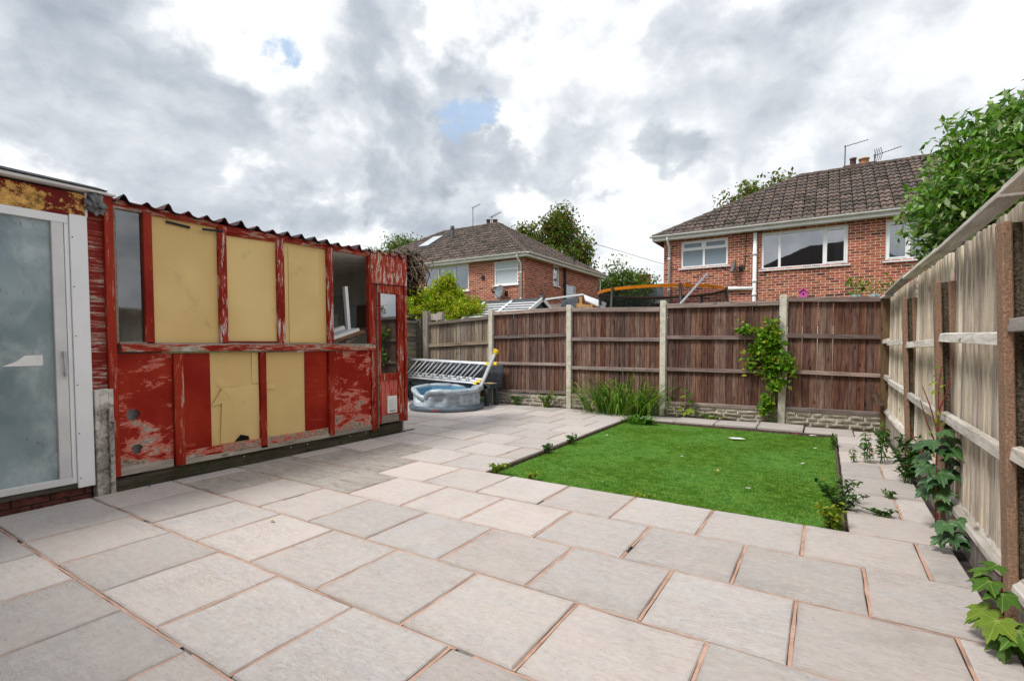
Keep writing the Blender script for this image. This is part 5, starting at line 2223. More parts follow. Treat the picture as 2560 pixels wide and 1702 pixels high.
m.bar(st1 - dd_ * .05, st1 + dd_ * .02, .06, .08, up=(1, 0, 0))
build('end_cap', m, 'yellow_cap', sbar, bevel=.008)

# ---- paddling pool
pool = empty('paddling_pool', (-6.45, 7.72, 0), 'round grey inflatable paddling pool, half deflated on one side', 'paddling pool')
PC, PR = Vector((-6.42, 7.74, 0)), .70


def pool_sag(a):
    """how far the wall has slumped at this angle: 0 upright, 1 collapsed"""
    t = (a - R_(252) + math.pi) % (2 * math.pi) - math.pi
    return math.exp(-(t / .40) ** 2)


def pool_top(a):
    s = pool_sag(a)
    rr = PR * (.97 - .26 * s)
    # the rim is a string of straight cells
    k = 9
    seg = 2 * math.pi / k
    f = ((a / seg) % 1.0) - .5
    rr *= math.cos(seg / 2) / math.cos(f * seg) * 1.04
    return Vector((PC.x + rr * math.cos(a), PC.y + rr * math.sin(a),   .385 - .17 * s + .012 * math.sin(3 * a)))


def ring_tube(mb, fn, rad, n=90, seg=10, pinch=None):
    b = len(mb.v)
    for i in range(n):
        a = 2 * math.pi * i / n
        p = fn(a)
        t = (fn(a + .01) - fn(a - .01)).normalized()
        s_ = t.cross(Vector((0, 0, 1))).normalized()
        u_ = s_.cross(t)
        r_ = rad if pinch is None else rad * pinch(a)
        for k in range(seg):
            q = 2 * math.pi * k / seg
            mb.v.append(tuple(p + (s_ * math.cos(q) + u_ * math.sin(q)) * r_))
    for i in range(n):
        i2 = (i + 1) % n
        for k in range(seg):
            k2 = (k + 1) % seg
            mb.f.append((b + i * seg + k, b + i2 * seg + k, b + i2 * seg + k2, b + i * seg + k2))
            mb.r.append(0)


m = MB()
ring_tube(m, pool_top, .055, pinch=lambda a: 1 - .22 * (abs(((a / (2 * math.pi / 9)) % 1.0) - .5) > .46))
build('rim', m, 'pool_vinyl', pool, smooth=True)
m = MB()
ring_tube(m, lambda a: Vector((PC.x + PR * math.cos(a), PC.y + PR * math.sin(a), .048)), .052)
build('base_ring', m, 'pool_base', pool, smooth=True)
m = MB()
n, L = 144, 10
vs = []
for i in range(n):
    a = 2 * math.pi * i / n
    tp = pool_top(a)
    s = pool_sag(a)
    cell = math.cos(a * 14)
    for j in range(L + 1):
        t = j / L
        lo = Vector((PC.x + (PR - .035) * math.cos(a), PC.y + (PR - .035) * math.sin(a), .06))
        p = lo.lerp(PC + (tp - PC) * .965 + Vector((0, 0, tp.z * .0)), t)
        out = Vector((math.cos(a), math.sin(a), 0))
        bulge = (.055 * max(0, cell) ** .45 * (1 if cell > 0 else 0) - .028) * math.sin(math.pi * t)
        bulge += .006 * math.sin(t * 30 + a * 3) * (1 if cell < 0 else .2) + s * .03 * math.sin(t * 5.5 + a * 6)
        vs.append(p + out * bulge)
fs = [(i * (L + 1) + j, ((i + 1) % n) * (L + 1) + j, ((i + 1) % n) * (L + 1) + j + 1, i * (L + 1) + j + 1) for i in range(n) for j in range(L)]
m.raw(vs, fs)
build('wall', m, 'pool_vinyl', pool, smooth=True)
m = MB()
vs = []
for i in range(n):
    a = 2 * math.pi * i / n
    tp = pool_top(a)
    for j, (k, z) in enumerate(((.93, 0), (.88, -.10), (.86, -.22), (.82, None))):
        c = PC + (tp - PC) * k
        vs.append((c.x, c.y, .07 if z is None else max(.07, tp.z + z)))
fs = [(i * 4 + j, i * 4 + j + 1, ((i + 1) % n) * 4 + j + 1, ((i + 1) % n) * 4 + j) for i in range(n) for j in range(3)]
m.raw(vs, fs)
m.face([vs[i * 4 + 3] for i in range(n)])
build('liner', m, 'pool_inside', pool, smooth=True)
m = MB()
for i in range(7):
    a = R_(289) + i * .025
    b = a + .025
    P1 = [(PC.x + (PR + .053) * math.cos(q), PC.y + (PR + .053) * math.sin(q), z) for q, z in ((a, .036), (b, .036), (b, .058), (a, .058))]
    m.face(P1)
build('badge', m, 'pool_badge', pool)

# ---- trampoline in the next garden
TC, TR = Vector((-3.56, 12.64, 0)), 1.52
tramp = empty('trampoline', (TC.x, TC.y, 0), 'round trampoline with orange-topped black safety net behind the fence', 'trampoline')


def tring(z, r_, tube_r, mat, name, tilt=0.0):
    m = MB()
    ring_tube(m, lambda a: Vector((TC.x + r_ * math.cos(a), TC.y + r_ * math.sin(a), z + tilt * math.sin(a * 2 + 1))), tube_r, 48, 8)
    return build(name, m, mat, tramp, smooth=True)


# padded top hoop: the near half bright orange, the far half showing its dark underside
m, m2 = MB(), MB()
k = 48
for i in range(k):
    a, b = 2 * math.pi * i / k, 2 * math.pi * (i + 1) / k
    P1 = [Vector((TC.x + rr * math.cos(q), TC.y + rr * math.sin(q), z)) for q in (a, b) for rr, z in ((TR, 2.535), (TR + .02, 2.60), (TR - .04, 2.60), (TR - .04, 2.57))]
    for j in range(4):
        j2 = (j + 1) % 4
        (m if j < 2 else m2).face([P1[j], P1[4 + j], P1[4 + j2], P1[j2]])
pad = build('top_pad', m, 'orange_pad', tramp)
build('pad_lining', m2, 'brown_pad', pad)
tring(.75, TR, .03, 'black_plastic', 'frame')
m = MB()
for i in range(48):
    a, b = 2 * math.pi * i / 48, 2 * math.pi * (i + 1) / 48
    m.face([(TC.x + TR * math.cos(a), TC.y + TR * math.sin(a), .78), (TC.x + TR * math.cos(b), TC.y + TR * math.sin(b), .78), (TC.x + TR * math.cos(b), TC.y + TR * math.sin(b), 2.53), (TC.x + TR * math.cos(a), TC.y + TR * math.sin(a), 2.53)])
build('net', m, 'net', tramp)
m = MB()
m.face([(TC.x + (TR - .05) * math.cos(2 * math.pi * i / 48), TC.y + (TR - .05) * math.sin(2 * math.pi * i / 48), .74) for i in range(48)])
build('mat', m, 'black_plastic', tramp)
for i in range(6):
    a = R_(-118 + 60 * i)
    c, s = math.cos(a), math.sin(a)
    m = MB()
    m.tube([(TC.x + (TR + .12) * c, TC.y + (TR + .12) * s, 0), (TC.x + (TR + .10) * c, TC.y + (TR + .10) * s, 1.6), (TC.x + (TR + .03) * c, TC.y + (TR + .03) * s, 2.62)], .035, 8)
    build('net_pole', m, 'black_plastic', tramp, smooth=True)
m = MB()
p, q = ray(1768, 684), ray(1690, 772)
p, q = Vector((0, 0, CAM_H)) + p * (11.0 / p.y), Vector((0, 0, CAM_H)) + q * (10.9 / q.y)
q2 = q + (q - p) * ((q.z + .09) / (p.z - q.z))
m.tube([p, q2], .026, 8)
build('metal_pole', m, 'alu', None, smooth=True, label='bare silver metal pole leaning diagonally across the trampoline', cat='pole')

# ---- white-battened low roof (garden store)
st = empty('garden_store', (-7.6, 11.5, 0), 'low garden store with white-battened dark gable roof behind the old fence', 'store')
yr, zr, ye, ze, xa, xb = 11.5, 2.42, 10.45, 1.90, -9.0, -6.3
m = MB()
m.raw([(xa, ye, ze), (xb, ye, ze), (xb, yr, zr), (xa, yr, zr), (xa, 2 * yr - ye, ze), (xb, 2 * yr - ye, ze)], [(0, 1, 2, 3), (3, 2, 5, 4)])
build('roof', m, 'slate_panel', st)
m = MB()
m.box((xa + .1, ye + .12, -.05), (xb - .1, 2 * yr - ye - .12, ze - .05))
m.raw([(xb - .06, ye + .1, ze - .06), (xb - .06, 2 * yr - ye - .1, ze - .06), (xb - .06, yr, zr - .06)], [(0, 1, 2)])
build('wall', m, 'slate_panel', st)
sv_ = Vector((0, yr - ye, zr - ze))
nn_ = Vector((0, -(zr - ze), yr - ye)).normalized()
for i in range(8):
    t = i / 7
    c = Vector((0, ye, ze)) + sv_ * t
    m = MB()
    m.bar(Vector((xa, c.y, c.z)) + nn_ * .015, Vector((xb, c.y, c.z)) + nn_ * .015, .040, .02, up=nn_)
    build('batten', m, 'fascia', st)
for x in (xa, -8.12, -7.22, xb):
    m = MB()
    m.bar(Vector((x, ye, ze)) + nn_ * .035, Vector((x, yr, zr)) + nn_ * .035, .06, .03, up=nn_)
    build('rafter', m, 'fascia', st)
for ya_ in (ye, 2 * yr - ye):
    m = MB()
    m.bar((xb + .02, ya_, ze + .03), (xb + .02, yr, zr + .03), .03, .10)
    build('bargeboard', m, 'fascia', st)
m = MB()
m.bar((xa, yr, zr + .04), (xb, yr, zr + .04), .07, .05)
m.box((xb - .05, yr - .05, zr + .02), (xb + .06, yr + .05, zr + .13))
build('ridge', m, 'lead', st)

# ---- white-roofed timber shelter
shl = empty('timber_shelter', (-6.3, 12.7, 0), 'timber shelter with a pale sloping roof between store and trampoline', 'shelter')

Aq, Bq = at_y(1300, 757, 13.0), at_y(1459, 736, 13.0)
Q1 = [Bq, at_y(1463, 749, 12.4), at_y(1512, 771, 12.4), at_y(1516, 757, 13.6)]
m = MB()
m.hexa([p - Vector((0, 0, .03)) for p in Q1] + Q1)
roof_ = build('roof', m, 'white_roof', shl)
m = MB()
m.bar(Aq, Bq, .10, .045)
build('fascia', m, 'white_roof', roof_)
for a_, b_ in (((-5.92, 12.95, -.05), (-5.82, 13.05, 2.6)), ((-5.20, 12.05, -.05), (-5.12, 12.13, 2.3)), ((-7.9, 12.95, -.05), (-7.8, 13.05, 2.5))):
    boxp('post', a_, b_, 'ply_timber', shl)
m = MB()
m.hexa([(-7.8, 12.99, 2.16), (-5.95, 12.99, 2.20), (-5.95, 13.02, 2.20), (-7.8, 13.02, 2.16), (-7.8, 12.99, 2.40), (-5.95, 12.99, 2.46), (-5.95, 13.02, 2.46), (-7.8, 13.02, 2.40)])
build('board', m, 'bare_wood', shl)
m = MB()
m.hexa([(-6.45, 12.90, 2.25), (-5.93, 12.90, 2.29), (-5.93, 12.93, 2.29), (-6.45, 12.93, 2.25), (-6.45, 12.90, 2.54), (-5.93, 12.90, 2.60), (-5.93, 12.93, 2.60), (-6.45, 12.93, 2.54)])
build('dark_panel', m, 'slate_panel', shl)
for a_, b_, h_ in (((-5.9, 12.8, 2.36), (-5.2, 12.1, 2.22), .10), ((-5.6, 12.9, 2.30), (-5.1, 12.4, 2.20), .08)):
    m = MB()
    m.bar(a_, b_, .05, h_)
    build('rafter', m, 'ply_timber', shl)
m = MB()
m.box((-5.9, 12.3, .0), (-5.0, 12.9, 2.1))
build('cladding', m, 'slate_panel', shl)

# ---- pink bird box standing on the fence
bb = empty('bird_box', (-.31, 9.10, 2.0), 'small pink bird box standing on the back fence', 'bird box')
m = MB()
m.box((-.365, 9.06, 1.99), (-.262, 9.15, 2.085))
m.raw([(-.365, 9.06, 2.085), (-.262, 9.06, 2.085), (-.3135, 9.06, 2.13), (-.365, 9.15, 2.085), (-.262, 9.15, 2.085), (-.3135, 9.15, 2.13)], [(0, 1, 2), (3, 5, 4), (0, 2, 5, 3), (1, 4, 5, 2)])
build('box', m, 'pink_box', bb)
for x in (-.385, -.242):
    m = MB()
    m.bar((x, 9.10, 2.075), (-.3135, 9.10, 2.142), .12, .012)
    build('roof_board', m, 'pink_box', bb)
m = MB()
m.tube([(-.3135, 9.062, 2.055), (-.3135, 9.054, 2.055)], .015, 10)
build('hole', m, 'black_plastic', bb)

# ---- bits lying about
for nm, x, y, mt, sz, lb in (('paper_scrap', -1.02, 7.38, 'paper', .11, 'white torn paper strip lying on the artificial grass'),
                             ('plastic_scrap', -.34, 8.17, 'pink_scrap', .045, 'bright pink plastic scrap at the back edge of the grass'),
                             ('wrapper', -.14, 8.18, 'paper', .06, 'small pale wrapper at the back edge of the grass beside the pink scrap'),
                             ('bottle_cap', -5.14, 2.03, 'blue_cap', .02, 'blue bottle cap in the gap at the foot of the shed'),
                             ('dead_leaf', -3.35, 2.08, 'orange_board', .03, 'curled orange dead leaf on the paving near the shed')):
    m = MB()
    k = 7
    pts = []
    for i in range(k):
        a = 2 * math.pi * i / k
        pts.append((x + sz * (1.0 if nm != 'paper_scrap' else 1.2) * math.cos(a) * rng.uniform(.7, 1.1), y + sz * .5 * math.sin(a) * rng.uniform(.6, 1.2), (-.02 if y > 4 else .006) + rng.uniform(0, .012)))
    m.raw(pts + [(x, y, (-.02 if y > 4 else .006) + .012)], [(i, (i + 1) % k, k) for i in range(k)])
    build(nm, m, mt, label=lb, cat='litter')
for i, (x, y) in enumerate(((-2.62, 6.67), (-1.78, 4.42), (-2.24, 4.69), (-.2, 6.2), (-.9, 5.4), (.02, 5.6), (-1.9, 7.7), (-.55, 4.9), (-1.4, 5.9), (-.1, 7.2))):
    m = MB()
    a = rng.uniform(0, 6)
    m.bar((x, y, -.018), (x + .04 * math.cos(a), y + .04 * math.sin(a), -.014), .014, .004)
    build('dry_leaf', m, rng.choice(['bare_wood', 'paper', 'orange_board']), label='tiny pale leaf scrap scattered on the artificial grass', cat='litter', group='leaf scraps on the grass')


# ================================================================== PLANTS
def tube_tree(mb, p, d, L, r, depth, q, spread=.5, tips=None):
    p = Vector(p)
    d = Vector(d).normalized()
    pts, rad = [p], [r]
    cur = p.copy()
    k = 4
    dd = d.copy()
    for i in range(k):
        dd = (dd + Vector((q.uniform(-.14, .14), q.uniform(-.14, .14), q.uniform(-.04, .10)))).normalized()
        cur = cur + dd * L / k
        pts.append(cur.copy())
        rad.append(r * (1 - .45 * (i + 1) / k))
    mb.tube(pts, rad, 7 if r > .04 else 5, cap=False)
    if tips is not None:
        tips.append(tuple(cur))
    if depth > 0:
        for i in range(q.randint(2, 4)):
            j = q.randint(1, k)
            az = q.uniform(0, 6.28)
            nd = (dd + Vector((math.cos(az), math.sin(az), q.uniform(-.1, .6))) * spread).normalized()
            tube_tree(mb, pts[j], nd, L * q.uniform(.6, .8), rad[j] * .7, depth - 1, q, spread, tips)


def tree(name, base, trunk_h, crown_c, crown_r, ncl, per, spread, leaf, pal, label, seed, r=.12, mat='leaf', shell=.5, aspect=.5, extra=None, group=None, up=.45, lobes=None):
    q = random.Random(seed)
    root = empty(name, base, label, 'tree', group)
    m = MB()
    b = Vector(base)
    c = Vector(crown_c)
    tip = b + Vector((c.x - b.x, c.y - b.y, 0)) * .4 + Vector((0, 0, trunk_h))
    mid = (b + tip) / 2 + Vector((q.uniform(-.1, .1), q.uniform(-.1, .1), 0))
    m.tube([b, mid, tip], [r, r * .85, r * .7], 9, cap=False)
    tips = []
    for i in range(5):
        a = 2 * math.pi * i / 5 + q.uniform(-.4, .4)
        tgt = c + Vector((math.cos(a) * crown_r[0], math.sin(a) * crown_r[1], q.uniform(-.5, .6) * crown_r[2])) * .45
        tube_tree(m, tip, tgt - tip, (tgt - tip).length * .62, r * .5, 2, q, .6, tips)
    build('trunk', m, 'bark', root, smooth=True)
    cen, pts = clumps(crown_c, crown_r, ncl, per, spread, shell)
    for lc, lr, ln_ in (lobes or ()):
        c2, p2_ = clumps(lc, lr, ln_, per, spread, shell)
        cen, pts = np.concatenate([c2, cen]), np.concatenate([p2_, pts])
    # twigs reaching the clumps so that leaves do not float
    m = MB()
    for cc in cen[:160]:
        cv = Vector(cc)
        near = min((Vector(t) for t in tips + [tuple(tip)]), key=lambda t: (t - cv).length)
        m.tube([near, near.lerp(cv, .55) + Vector((0, 0, .05)), cv], [r * .12, r * .09, r * .04], 4, cap=False)
    build('twig', m, 'bark', root, kind='stuff')
    if extra is not None:
        pts = np.concatenate([pts, extra])
    new('crown', leaf_mesh('crown', pts, leaf, pal, aspect, up=up), mat, root)
    return root


DG = [(.075, .15, .022), (.105, .20, .03), (.15, .25, .045), (.05, .10, .018), (.20, .26, .065)]
AUT = DG + [(.24, .20, .05), (.20, .14, .045)]
# glossy-leaved tree over the right-hand fence
tree('laurel_tree', (2.3, 8.1, -.05), 1.7, (2.26, 8.0, 3.0), (1.22, 1.2, 1.0), 170, 100, .16, .105,
     [(.075, .21, .022), (.115, .28, .03), (.17, .36, .05), (.045, .13, .02), (.25, .40, .10), (.36, .45, .22)],
     'big glossy green leafy tree overhanging the right-hand fence', 3, .11, 'leaf_glossy', .45, .42, lobes=(((1.38, 8.0, 2.78), (.52, .5, .46), 34), ((1.62, 8.0, 3.5), (.5, .5, .42), 26)))
tree('garden_tree', (-14.9, 28, -.05), 4.5, (-14.9, 28, 6.2), (2.2, 1.9, 1.7), 80, 85, .34, .22, AUT, 'tall loose green and bronze tree rising behind the left house roof', 12, .2, shell=.3,
     lobes=(((-16.5, 28, 7.5), (1.25, 1.2, 1.3), 50), ((-14.2, 28, 8.2), (1.15, 1.1, 1.45), 56), ((-13.0, 28, 6.6), (.9, 1.0, 1.2), 34)))
tree('garden_tree', (-12.2, 33, -.05), 3.0, (-11.6, 33, 4.6), (2.0, 1.7, 2.2), 112, 85, .34, .20, DG, 'sparse mid-height tree in the gap between the two houses', 13, .16, shell=.3)
tree('garden_tree', (-29, 30, -.05), 5, (-29.2, 30, 8.2), (2.0, 2, 1.9), 75, 85, .35, .22, DG, 'green treetop showing left of the left house roof', 14, .2, shell=.3)
tree('garden_tree', (-31.6, 30, -.05), 5, (-32.0, 30, 7.7), (1.6, 1.6, 1.6), 57, 85, .35, .22, DG, 'lowest treetop peeping over the red shed roof', 15, .2, shell=.3)
tree('garden_tree', (-3.2, 30, -.05), 6, (-2.9, 30, 7.9), (2.3, 2.0, 2.1), 100, 85, .34, .22, AUT, 'yellowing treetop behind the right house roof slope', 16, .2, shell=.3)

# lime-coloured bush behind the old fence
root = empty('lime_bush', (-9.4, 10.9, -.05), 'bright lime-yellow bushy shrub above the old fence panel', 'shrub')
m = MB()
q = random.Random(5)
for i in range(9):
    tube_tree(m, (-9.4 + q.uniform(-.5, .5), 10.9 + q.uniform(-.3, .3), -.05), (q.uniform(-.5, .5), q.uniform(-.3, .3), 1), 1.5, .035, 1, q, .5)
build('stem', m, 'bark', root)
cs = []
for c, rr, k in (((-9.75, 10.9, 2.15), (1.05, .7, .75), 120), ((-9.05, 10.9, 2.45), (.62, .5, .55), 70), ((-9.9, 10.8, 2.5), (.5, .4, .45), 50), ((-8.4, 10.9, 2.05), (.75, .55, .48), 70), ((-9.05, 10.9, 2.9), (.25, .22, .32), 18)):
    cs.append(clumps(c, rr, int(k * 1.3), 110, .10, .35)[1])
pts = np.concatenate(cs)
LIME = [(.30, .46, .02), (.40, .52, .03), (.20, .38, .02), (.46, .52, .05), (.10, .24, .015), (.50, .40, .06)]
new('foliage', leaf_mesh('foliage', pts, .080, LIME, .5, up=.35), 'leaf_lime', root)

# dead woody climber over the far end of the shed
root = empty('dead_climber', (-5.55, 5.75, 1.9), 'tangle of dead brown climber stems hanging off the shed roof corner', 'climber')
m = MB()
q = random.Random(9)
for i in range(150):
    p = Vector((-5.62 + q.uniform(-.3, .25), 5.42 + abs(q.gauss(0, .22)), 2.52 + q.gauss(0, .08)))
    pts, rad = [p], [q.uniform(.009, .022)]
    d = Vector((q.uniform(-.3, .5), q.uniform(-.2, 1.0), q.uniform(-.2, .5)))
    for k in range(7):
        d = (d + Vector((q.uniform(-.6, .6), q.uniform(-.5, .5), q.uniform(-.65, .12)))).normalized()
        p = p + d * q.uniform(.05, .10)
        if p.y < 5.40:
            p.y = 5.40 + (5.40 - p.y) * .3
        p.y = min(p.y, 6.15)
        pts.append(p.copy())
        rad.append(rad[-1] * .86)
    m.tube(pts, rad, 4, cap=False)
build('stems', m, 'vine_wood', root)
pts = np.array([(-5.62, 5.68, 2.36)]) + np.clip(nrs.normal(size=(3200, 3)), -1.8, 1.8) * np.array([.14, .16, .17])
pts = pts[pts[:, 1] > 5.4]
new('dead_leaves', leaf_mesh('dead_leaves', pts, .06, [(.03, .02, .014), (.07, .045, .028), (.018, .013, .01)], .5), 'leaf', root)  # near-black leaf colour puts shade into the inside of the tangle

# climber on the back fence
root = empty('climbing_plant', (-.72, 8.92, 0), 'leafy green climber scrambling up the back fence by the last post', 'climber')
m = MB()
q = random.Random(21)
for i in range(7):
    p = Vector((-.70 + q.uniform(-.06, .06), 8.90, 0))
    pts = [p]
    tx = q.uniform(-1.1, -.5)
    for k in range(7):
        t = (k + 1) / 7
        pts.append(Vector((-.70 + (tx + .70) * t ** 2 + q.uniform(-.04, .04), 8.90 + q.uniform(-.06, .02), 1.55 * t)))
    m.tube(pts, [.009 - .001 * k for k in range(8)], 5, cap=False)
build('stem', m, 'stem_green', root)
cs = [clumps((-.80, 8.86, 1.28), (.24, .07, .34), 46, 22, .05, .3)[1], clumps((-.68, 8.86, .95), (.18, .07, .22), 26, 22, .05, .3)[1], clumps((-.62, 8.85, .66), (.13, .06, .09), 11, 16, .045, .3)[1],
      clumps((-.78, 8.86, .28), (.07, .05, .2), 12, 18, .035, .3)[1], clumps((-1.05, 8.87, 1.5), (.18, .05, .14), 8, 10, .05, .3)[1], clumps((-1.08, 8.87, .95), (.14, .05, .14), 8, 8, .05, .3)[1], clumps((-.48, 8.84, .95), (.08, .05, .28), 10, 10, .045, .3)[1]]
new('foliage', leaf_mesh('foliage', np.concatenate(cs), .085, [(.10, .26, .02), (.15, .35, .03), (.22, .44, .045), (.06, .16, .018), (.24, .42, .05), (.42, .45, .06)], .62, up=.4, dirs=np.array([[0, -.4, .1]])), 'leaf', root)


def blades(name, base, n, L, w_, pal, label, cat, spread=.25, lean=.8, group=None, rise=1.0):
    """arching strap leaves from one crown"""
    root_pts = nrs.normal(size=(n, 2)) * spread
    V, F_, colr = [], [], []
    pal = np.array(pal)
    for i in range(n):
        az = math.atan2(root_pts[i, 1], root_pts[i, 0]) + nrs.normal() * .6
        l_ = L * nrs.uniform(.55, 1.15)
        a0 = nrs.uniform(.05, .55) * lean
        p = np.array([base[0] + root_pts[i, 0], base[1] + root_pts[i, 1] * .5, base[2]])
        dirh = np.array([math.cos(az), math.sin(az) * .6, 0])
        sd_ = np.array([-math.sin(az), math.cos(az), 0])
        K = 6
        b = len(V)
        for k in range(K + 1):
            t = k / K
            ang = a0 + t * t * nrs.uniform(1.0, 2.0) * lean
            if k:
                p = p + (dirh * math.sin(ang) + np.array([0, 0, 1]) * math.cos(ang) * rise) * l_ / K
            ww = w_ * (1 - t) ** .6 * (.6 + .4 * min(1, t * 4))
            V += [p - sd_ * ww, p + sd_ * ww]
        c = pal[nrs.randint(len(pal))] * nrs.uniform(.8, 1.2)
        for k in range(K):
            F_.append((b + 2 * k, b + 2 * k + 1, b + 2 * k + 3, b + 2 * k + 2))
            colr.append(c)
    return new(name, numpy_mesh(name, np.array(V), np.array(F_), np.array(colr)), 'leaf', None, label=label, cat=cat, group=group)


STRAP = [(.075, .19, .022), (.11, .26, .03), (.16, .33, .045), (.05, .13, .018), (.27, .36, .08)]
blades('strap_leaf_clump', (-3.15, 8.72, -.02), 340, 1.08, .0145, STRAP, 'big clump of arching strap leaves at the foot of the back fence', 'plant', .28, 1.2)
blades('grass_tuft', (-3.0, 8.80, -.02), 26, 1.25, .006, [(.12, .2, .03), (.25, .27, .08), (.32, .28, .12)], 'few tall flowering grass stalks rising out of the strap-leaf clump', 'grass', .4, .35)
blades('rosette_weed', (-2.56, 8.02, -.03), 70, .20, .028, [(.07, .20, .025), (.10, .26, .035), (.14, .30, .04)], 'low leafy rosette weed at the back corner of the grass', 'weed', .10, 1.2)
blades('sprig', (-3.65, 8.62, .0), 3, .25, .004, [(.35, .33, .12)], 'dry flattened grass sprig on the paving before the clump', 'grass', .1, 1.6)


def bushy_weed(name, base, h, n, leaf, pal, label, rx_=.12, ry_=.12, aspect=.4, stems=5, group=None, mat='leaf'):
    root = empty(name, base, label, 'weed', group)
    m = MB()
    P_ = []
    D_ = []
    for s in range(stems):
        a = rng.uniform(0, 6.28)
        tip = Vector((base[0] + rx_ * math.cos(a) * rng.uniform(.3, 1), base[1] + ry_ * math.sin(a) * rng.uniform(.3, 1), base[2] + h * rng.uniform(.6, 1.0)))
        b = Vector((base[0] + rng.uniform(-.03, .03), base[1] + rng.uniform(-.03, .03), base[2]))
        mid = b.lerp(tip, .5) + Vector((0, 0, h * .08))
        m.tube([b, mid, tip], [.005, .004, .002], 4, cap=False)
        for k in range(int(n / stems)):
            t = rng.uniform(.12, 1.0)
            c = b.lerp(mid, t * 2) if t < .5 else mid.lerp(tip, t * 2 - 1)
            az = rng.uniform(0, 6.28)
            off = Vector((math.cos(az), math.sin(az), rng.uniform(-.1, .5))) * leaf * .55
            P_.append(tuple(c + off))
            D_.append((math.cos(az), math.sin(az), .15))
    build('stem', m, 'stem_green', root)
    new('foliage', leaf_mesh('foliage', np.array(P_), leaf, pal, aspect, up=.6, dirs=np.array(D_)), mat, root)
    return root


MID = [(.06, .16, .022), (.09, .21, .03), (.13, .27, .04), (.045, .12, .02)]
YEL = [(.20, .33, .03), (.28, .38, .04), (.14, .26, .03), (.36, .38, .06)]
DK = [(.035, .10, .02), (.05, .14, .025), (.075, .18, .03), (.028, .075, .018)]
bushy_weed('willowherb', (.53, 6.55, 0), .46, 150, .075, MID, 'tall upright leafy weed on the side path, nearest the back fence', .05, .05, .28, 4)
bushy_weed('willowherb', (.40, 6.50, 0), .34, 110, .065, MID, 'shorter upright leafy weed beside the tall one on the side path', .05, .05, .28, 4)
bushy_weed('sprig_weed', (.28, 6.47, 0), .16, 30, .05, MID, 'tiny sprig of weed in the path joint, nearest the lawn', .06, .03, .35, 3)
bushy_weed('willowherb', (.66, 5.75, 0), .46, 300, .085, DK, 'dense dark leafy weed against the side fence behind the sapling', .14, .12, .26, 9)
bushy_weed('edge_weed', (.12, 4.62, -.03), .24, 240, .055, DK, 'dark sprawling weed creeping over the right edge of the lawn', .20, .28, .45, 10)
bushy_weed('edge_weed', (.06, 4.12, -.04), .22, 230, .045, YEL, 'yellow-green tuft of weed at the front right corner of the lawn', .11, .10, .5, 9)
bushy_weed('creeping_weed', (.38, 4.56, 0), .06, 90, .032, DK, 'thin trail of weed creeping along the path joint by the sapling', .22, .03, .5, 8)
bushy_weed('sprig_weed', (.47, 5.12, 0), .07, 40, .04, MID, 'small green weed tuft in the joint of the middle path slab', .05, .03, .45, 5)
bushy_weed('edge_weed', (.10, 7.35, -.03), .18, 70, .05, MID, 'small upright weed on the far right edge of the lawn', .05, .12, .4, 5)
bushy_weed('edge_weed', (-2.80, 4.14, -.02), .11, 130, .045, YEL, 'low leafy weed at the front left corner of the lawn', .14, .07, .5, 9)
bushy_weed('edge_weed', (-2.42, 4.14, -.04), .08, 70, .04, YEL, 'small yellowish weed on the front edge of the lawn near its left corner', .12, .04, .4, 6)
bushy_weed('edge_weed', (-1.32, 4.12, -.04), .07, 60, .04, YEL, 'low pale weed halfway along the front edge of the lawn', .12, .03, .35, 6)
bushy_weed('edge_weed', (-2.83, 5.3, -.02), .10, 60, .05, DK, 'small dark weed on the left lawn edge, nearer the front', .05, .09, .5, 5)
bushy_weed('edge_weed', (-2.82, 5.95, -.02), .12, 60, .055, DK, 'dark broad-leaved weed halfway along the left lawn edge', .06, .10, .5, 5)
bushy_weed('fence_weed', (-4.75, 8.84, 0), .36, 330, .05, YEL + MID, 'yellowish tangle of weeds at the fence foot left of the second post', .30, .06, .5, 14)
bushy_weed('fence_weed', (-5.45, 8.85, 0), .22, 120, .065, MID, 'small green weeds at the fence foot beside the sofa leg', .22, .05, .5, 8)
bushy_weed('fence_weed', (-1.62, 8.86, 0), .10, 130, .05, YEL + MID, 'low strip of green weeds along the stone gravel board', .34, .04, .5, 12)
bushy_weed('fence_weed', (-7.4, 8.3, 0), .26, 120, .07, DK, 'dark weeds under the sofa behind the pool', .25, .10, .5, 8)


def lobed_leaf(mb, c, direction, nrm, size, r=0.0):
    """maple-like leaf of five pointed lobes, drooping a little"""
    d = Vector(direction).normalized()
    s = d.cross(Vector(nrm)).normalized()
    n_ = s.cross(d).normalized()
    out = []
    pol = [(0, 1.0), (7, .80), (12, .84), (18, .70), (25, .58), (31, .66), (38, .66), (44, .80), (52, .93), (58, .72), (66, .70), (74, .56), (82, .50), (90, .55), (98, .54), (106, .64), (114, .48), (126, .40), (142, .26), (165, .16)]
    half_ = [(r0 * math.cos(math.radians(a0)), r0 * math.sin(math.radians(a0)) * .95) for a0, r0 in pol]
    full_ = half_ + [(x, -y) for x, y in reversed(half_[1:])]
    for x, y in full_:
        out.append(Vector(c) + (d * x + s * y) * size + n_ * size * (-.26 * x * x - .34 * y * y + .06 * abs(math.sin(math.atan2(y, x + .01) * 3.3)) + .04 * math.sin(x * 9 + y * 7)))
    mid = Vector(c) + d * .05 * size + n_ * size * .03
    k = len(out)
    mb.raw(out + [mid], [(i, (i + 1) % k, k) for i in range(k)], r)


_h = [1.0 if a0 in (0, 52, 106) else .3 for a0 in (0, 7, 12, 18, 25, 31, 38, 44, 52, 58, 66, 74, 82, 90, 98, 106, 114, 126, 142, 165)]
LEAF_VEIN = _h + list(reversed(_h[1:])) + [1.0]


